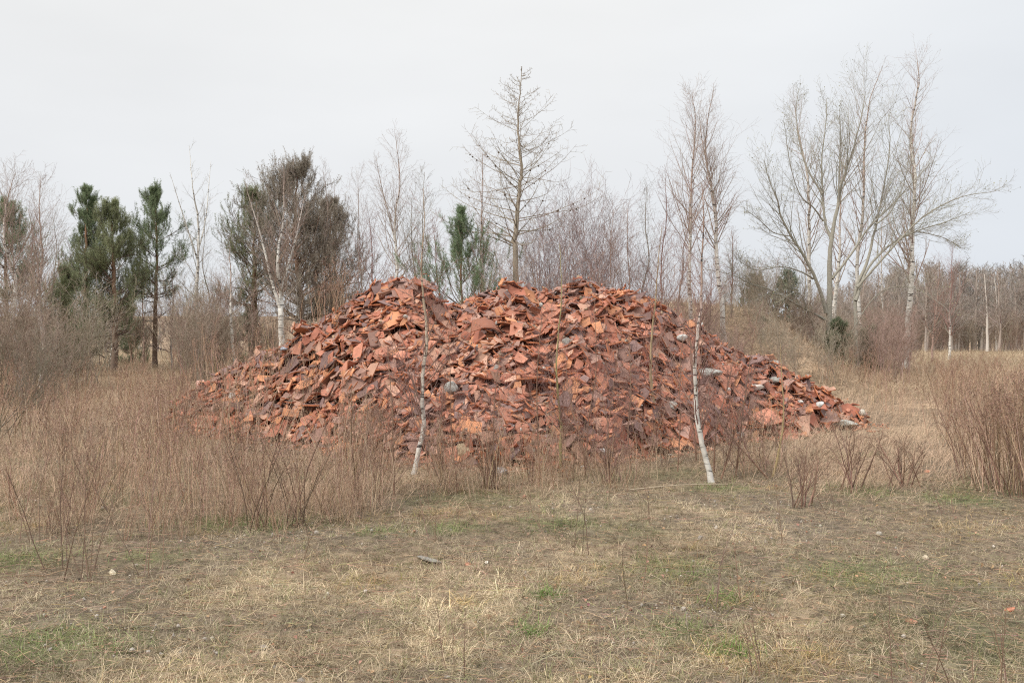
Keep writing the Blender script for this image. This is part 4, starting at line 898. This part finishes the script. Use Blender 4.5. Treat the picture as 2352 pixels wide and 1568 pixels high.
# ------------------------------------------------------------------ grass and litter (nobody could count it)
def blades(rg, x, y, L, wd, bend, az, col, g=None, z=None, lift=1.):
    n_ = len(x); z = ground0(x, y) if z is None else z; base = np.stack([x, y, z-.004], 1)
    h = np.stack([np.cos(az), np.sin(az), np.zeros(n_)], 1); side = np.stack([-np.sin(az+rg.normal(size=n_)*.6), np.cos(az), np.zeros(n_)], 1); side = norm(side+rg.normal(size=(n_, 3))*.25)
    V = np.empty((n_, 7, 3)); s_ = [0, .38, .72, 1.]; p = base.copy(); prev = 0
    for i, s in enumerate(s_):
        th = np.clip(lift-bend*s, -.35, 1.5); st = (s-prev)*L; prev = s
        p = p+(h*np.cos(th)[:, None]+np.array([0, 0, 1.])*np.sin(th)[:, None])*st[:, None]
        w_ = (wd*(1, .85, .6, 0)[i])[:, None]*.5
        if i < 3: V[:, 2*i] = p-side*w_; V[:, 2*i+1] = p+side*w_
        else: V[:, 6] = p
    fl = V[:, :, 2]; gz = z[:, None]; V[:, 2:, 2] = np.maximum(V[:, 2:, 2], gz+.003)
    k = np.arange(n_)[:, None]*7; q_ = np.concatenate([k+[0, 1, 3, 2], k+[2, 3, 5, 4]]); t_ = k+[4, 5, 6]
    g = g or Geo(); g.add(V.reshape(-1, 3), q=q_, t=t_, c=np.repeat(np.clip(col, .01, 1), 7, 0)); return g
def field(rg, n_, y0, y1, pw=1., mx=1.25):
    """points over the field, thicker on the ground near the viewer"""
    Y = y0*(y1/y0)**(rg.random(n_)**pw); X = (rg.random(n_)*2-1)*(Y*.53*mx+.8); return X, Y
STRAW = np.array((.56, .45, .30)); GREYS = np.array((.36, .30, .21)); BRN = np.array((.21, .15, .105)); GRN = np.array((.19, .23, .09)); MOSS = np.array((.21, .21, .10))
def clear(x, y):
    z, t = heap(x, y); return (z-ground0(x, y)) < .02
def tint(rg, x, y, n_):
    gr, stw, bare = patches(x, y); gs = greenspots(x, y); m_ = fnoise(x, y, .5, 91)
    c_ = GREYS+(STRAW-GREYS)*(np.clip(stw*.9+.5*(m_-.5)+rg.normal(size=n_)*.25+.25, 0, 1))[:, None]
    pb = rg.random(n_) < .15+.75*sst(.5, .7, fnoise(x, y, 1.7, 111)); c_[pb] = BRN*1.15
    pg = rg.random(n_) < .2+.45*gr; c_[pg] = MOSS*1.1
    pg = rg.random(n_) < gs*.5; c_[pg] = GRN
    c_ = c_*(.74+.44*sst(.3, .7, fnoise(x, y, .75, 120, 4)))[:, None]
    py = rg.random(n_) < .5*sst(.55, .72, fnoise(x, y, .8, 131)); c_[py] *= np.array((1.1, .98, .72))
    return c_*(1+.2*rg.normal(size=(n_, 1)))
# short matted turf
rg = np.random.default_rng(900); x, y = field(rg, 470000, 3.9, 16.5, .95); gr, stw, bare = patches(x, y); k = (rg.random(len(x)) < 1.-.4*bare*(1-greenspots(x, y))) & clear(x, y); x, y = x[k], y[k]; n_ = len(x)
L = rg.uniform(.02, .075, n_)*(.55+.6*fnoise(x, y, .8, 93)+.75*vnoise(x, y, .055, 77)); g = blades(rg, x, y, L, rg.uniform(.0014, .0032, n_), rg.uniform(.2, 1.6, n_), rg.random(n_)*6.283, tint(rg, x, y, n_)*(.55+.95*vnoise(x, y, .055, 77)[:, None]), lift=rg.uniform(.05, 1.35, n_))
tag(g.build('short_grass', M_GRASS), 'short matted dry and mossy grass over the open field in front', 'grass', kind='stuff')
# tussocks of longer straw
rg = np.random.default_rng(901); tx, ty = field(rg, 11000, 4.1, 15, .95); k = (fnoise(tx, ty, 1.1, 41, 4)+.25*(rg.random(len(tx))-.5) > .46) & clear(tx, ty); tx, ty = tx[k], ty[k]; m_ = 17; idx = np.repeat(np.arange(len(tx)), m_); n_ = len(idx)
rad_ = rg.uniform(.015, .07, len(tx)); a_ = rg.random(n_)*6.283; x = tx[idx]+np.cos(a_)*rad_[idx]*rg.random(n_); y = ty[idx]+np.sin(a_)*rad_[idx]*rg.random(n_); hl = (rg.uniform(.04, .13, len(tx))*(1+.6*(rg.random(len(tx)) < .12)))[idx]
tc_ = (tint(rg, tx, ty, len(tx))*rg.uniform(.75, 1.2, (len(tx), 1)))[idx]*(1+.16*rg.normal(size=(n_, 1)))
g = blades(rg, x, y, hl*rg.uniform(.5, 1.2, n_), rg.uniform(.0016, .0034, n_), rg.uniform(.3, 1.5, n_), a_+rg.normal(size=n_)*1.2, tc_, lift=rg.uniform(.5, 1.5, n_))
tag(g.build('grass_tussocks', M_GRASS), 'loose straw coloured tussocks scattered over the open turf', 'grass', kind='stuff')
# fresh green tufts
rg = np.random.default_rng(902); g = Geo()
for (u, v, r_), (px, py, r2) in zip(GREENS, gpts):
    m_ = int(520*min(1, r2*2.2)**2)+130; x = px+rg.normal(size=m_)*r2*.5; y = py+rg.normal(size=m_)*r2*.5; k = vnoise(x, y, .13, 88)+rg.random(m_)*.25 > .55; x = x[k]; y = y[k]; m_ = len(x)
    blades(rg, x, y, rg.uniform(.04, .15, m_), rg.uniform(.002, .004, m_), rg.uniform(.2, 1.3, m_), rg.random(m_)*6.283, (np.array((.15, .23, .06)) if r2 < .2 else np.array((.20, .23, .09)))*(1+.25*rg.normal(size=(m_, 1))), g=g, lift=rg.uniform(.6, 1.4, m_))
tag(g.build('green_grass', M_GRASS), 'fresh green grass sprouting in small patches', 'grass', kind='stuff')
# long tan grass round the heap and in the weed bands, leaning
rg = np.random.default_rng(903); x, y = field(rg, 200000, 7.6, 31, 1.0, 1.15); u_ = CU+F*x/y
vg = HV+(CAMH-ground0(x, y))*F/y
edge = np.interp(u_, [-300, 0, 300, 700, 1000, 1300, 1600, 1750, 1850, 2150, 2260, 2700], [1245, 1240, 1245, 1245, 1210, 1180, 1140, 1135, 1195, 1180, 1165, 1190])+18*(vnoise(x, y, .4, 95)-.5)*2+45*(fnoise(x, y, 1.5, 133)-.5)*2
k = (vg < edge) & clear(x, y) & (rg.random(len(x)) < (.35+.65*sst(.35, .6, fnoise(x, y, .7, 96)))*(.05+.95*sst(0, 120, edge-vg))) ; x, y, u_ = x[k], y[k], u_[k]; n_ = len(x)
L = rg.uniform(.18, .55, n_)*(.5+.7*fnoise(x, y, 1.3, 97))*(.35+.65*sst(0, 90, (edge-vg)[k])); L *= np.where((u_ > 1780) & (u_ < 2200) & (y < 15), 1.35, 1.); L *= np.where((u_ > 1000) & (u_ < 1780), .95, 1.)
c_ = np.array((.52, .375, .26))[None]*(1-.35*(rg.random(n_) < .3)[:, None])*(1+.2*rg.normal(size=(n_, 1)))
leanaz = np.where(u_ > 1700, rg.normal(size=n_)*.9+.2, rg.random(n_)*6.283)
g = blades(rg, x, y, L, rg.uniform(.002, .0042, n_)*np.maximum(1, y/14), rg.uniform(.2, 1.5, n_), leanaz, c_, lift=rg.uniform(.55, 1.5, n_))
tag(g.build('tall_dry_grass', M_GRASS), 'tall leaning tan grass among the weeds and around the heap', 'grass', kind='stuff')
# grass on the mound and the field beyond
rg = np.random.default_rng(904); n_ = 90000; y = rg.uniform(21, 62, n_)**1.0; x = (rg.random(n_)*2-1)*y*.62; k = clear(x, y); x, y = x[k], y[k]; n_ = len(x)
c_ = np.array((.38, .30, .20))[None]*(.75+.5*fnoise(x, y, 2, 98)[:, None])*(1+.18*rg.normal(size=(n_, 1)))
g = blades(rg, x, y, rg.uniform(.15, .45, n_), rg.uniform(.006, .011, n_)*np.maximum(1, y/35), rg.uniform(.2, 1.4, n_), rg.random(n_)*6.283, c_, lift=rg.uniform(.8, 1.5, n_))
tag(g.build('mound_grass', M_GRASS), 'rough tan grass on the mound and the field behind the heap', 'grass', kind='stuff')
# litter: broken stalks, curled leaves, gravel
rg = np.random.default_rng(905); x, y = field(rg, 30000, 4, 15.5); k = clear(x, y); x, y = x[k], y[k]; n_ = len(x); z = ground0(x, y)+rg.uniform(.008, .03, n_); az = rg.random(n_)*6.283; L = rg.uniform(.03, .15, n_)*(1+(rg.random(n_) < .05)*1.5)
d = np.stack([np.cos(az), np.sin(az), rg.normal(size=n_)*.10], 1)*L[:, None]; p0 = np.stack([x, y, z], 1); P3 = np.stack([p0, p0+d*.5+rg.normal(size=(n_, 3))*.004, p0+d], 1)
g = Geo(); add_tubes(g, P3, np.tile(rg.uniform(.0009, .0018, (n_, 1)), (1, 3)), 3, jit(rg, (.34, .25, .16), n_, .28)); tag(g.build('stalk_litter', M_STEM), 'broken dead stalks lying all over the turf', 'dead stalks', kind='stuff')
rg = np.random.default_rng(906); x, y = field(rg, 5200, 4, 14.5); k = clear(x, y) & ((fnoise(x, y, .9, 99) > .46) | (rg.random(len(x)) < .2)); x, y = x[k], y[k]; g = Geo(); p = np.stack([x, y, ground0(x, y)+.018], 1); a_ = norm(rg.normal(size=p.shape)*np.array([1, 1, .35])); b_ = norm(np.cross(a_, rg.normal(size=p.shape)*.4+np.array([0, 0, 1.]))); s = rg.uniform(.006, .02, (len(p), 1))
V = np.stack([p-a_*s, p-a_*s*.2+b_*s*.6+[0, 0, .006], p+a_*s, p+a_*s*.1-b_*s*.6+[0, 0, .004]], 1); g.add(V.reshape(-1, 3), q=np.arange(len(p)*4).reshape(-1, 4), c=np.repeat(jit(rg, (.31, .20, .125), len(p), .3), 4, 0)); tag(g.build('leaf_litter', M_GRASS), 'small curled brown leaves lying in the grass', 'leaves', kind='stuff')
rg = np.random.default_rng(907); x, y = field(rg, 9000, 4, 13); br_ = patches(x, y)[2]; k = (rg.random(len(x)) < .08+.9*br_) & clear(x, y); x, y = x[k], y[k]; IV1, IT1 = ico(1); n_ = len(x); s = rg.lognormal(math.log(.0065), .45, n_)
V = IV1[None]*s[:, None, None]*rg.uniform(.6, 1.2, (n_, 1, 3))*(1+.15*rg.normal(size=(n_, len(IV1), 1)))+np.stack([x, y, ground0(x, y)+s*.5+.004], 1)[:, None]; t_ = (np.arange(n_)*len(IV1))[:, None, None]+IT1[None]
cs = np.where(rg.random((n_, 1)) < .10, np.array([[.30, .16, .11]]), np.array([[.33, .29, .245]]))*(1+.25*rg.normal(size=(n_, 1))); g = Geo(); g.add(V.reshape(-1, 3), t=t_.reshape(-1, 3), c=np.repeat(np.clip(cs, .03, .8), len(IV1), 0)); tag(g.build('gravel', M_STONE), 'small gravel showing through the thin turf', 'gravel', kind='stuff')

# ------------------------------------------------------------------ single things lying in the turf
rg = np.random.default_rng(950)
for u, v, s, sz, cl, nm, cat, lab in [(985, 1288, .12, .02, (.24, .22, .19), 'stone', 'stone', 'flat grey stone bedded in the turf left of the middle'), (258, 1322, .035, .03, (.50, .43, .31), 'stone', 'stone', 'small cream stone beside the fan of dark shoots'), (2020, 1228, .03, .022, (.38, .34, .28), 'stone', 'stone', 'round white pebble at the right of the turf, above the green patch'),
                                      (1118, 1297, .02, .015, (.6, .55, .48), 'stone', 'stone', 'small pale pebble right of the flat grey stone'), (1630, 1585, .025, .02, (.38, .34, .28), 'stone', 'stone', 'white pebble near the bottom right of the middle'), (2125, 1285, .035, .02, (.43, .36, .26), 'stone', 'stone', 'tan stone in the green patch on the right'), (1935, 1420, .02, .015, (.38, .34, .28), 'stone', 'stone', 'tiny white pebble below the green patch on the right'),
                                      (2320, 1402, .05, .012, (.42, .17, .10), 'brick_chip', 'brick chip', 'crumbled orange brick chip in the turf near the right edge'), (1075, 1300, .03, .012, (.42, .2, .13), 'brick_chip', 'brick chip', 'pinkish brick chip next to the flat grey stone'), (2095, 1430, .045, .01, (.36, .17, .11), 'brick_chip', 'brick chip', 'dull red brick chip in the turf left of the orange one'), (2130, 1085, .06, .02, (.42, .19, .12), 'brick_chip', 'brick chip', 'orange tile chip on bare soil right of the heap')]:
    x, y, z = uv_ground(u, v); vt, cc = lump(rg, s, s*.75, sz, cl); tag(obj(nm, make_mesh(nm, vt, None, IT, cc, M_STONE, False), None, (x, y, z+sz*.45)), lab, cat)
for i, (u, v, az, L, lab) in enumerate([(1085, 1068, 2.9, .55, 'pale dead stick lying level before the foot of the heap'), (1235, 1088, .1, .8, 'long pale stick lying below the right peak in the weeds'), (1750, 1068, .05, .9, 'thin pale stick lying before the right tail'), (120, 1128, -.2, .6, 'pale bent stick lying in the weeds at the left'), (480, 1128, 2.9, .7, 'long pale stick in the left weed band'), (1560, 1125, .25, 1.1, 'long yellow straw lying before the tall birch')]):
    x, y, z = uv_ground(u, v); d = np.array([math.cos(az), math.sin(az)*.4, .04]); P = smoothpath([np.array([x, y, z+.03])-d*L/2, np.array([x, y, z+.05]), np.array([x, y, z+.03])+d*L/2], 9); g = Geo(); add_tubes(g, P[None], np.linspace(.007, .003, 9)[None], 6, np.array((.38, .31, .225))); o = g.build('dead_stick', M_WOOD, None, True, origin=(x, y, z)); o.location = (x, y, z); tag(o, lab, 'stick', 'dead sticks')
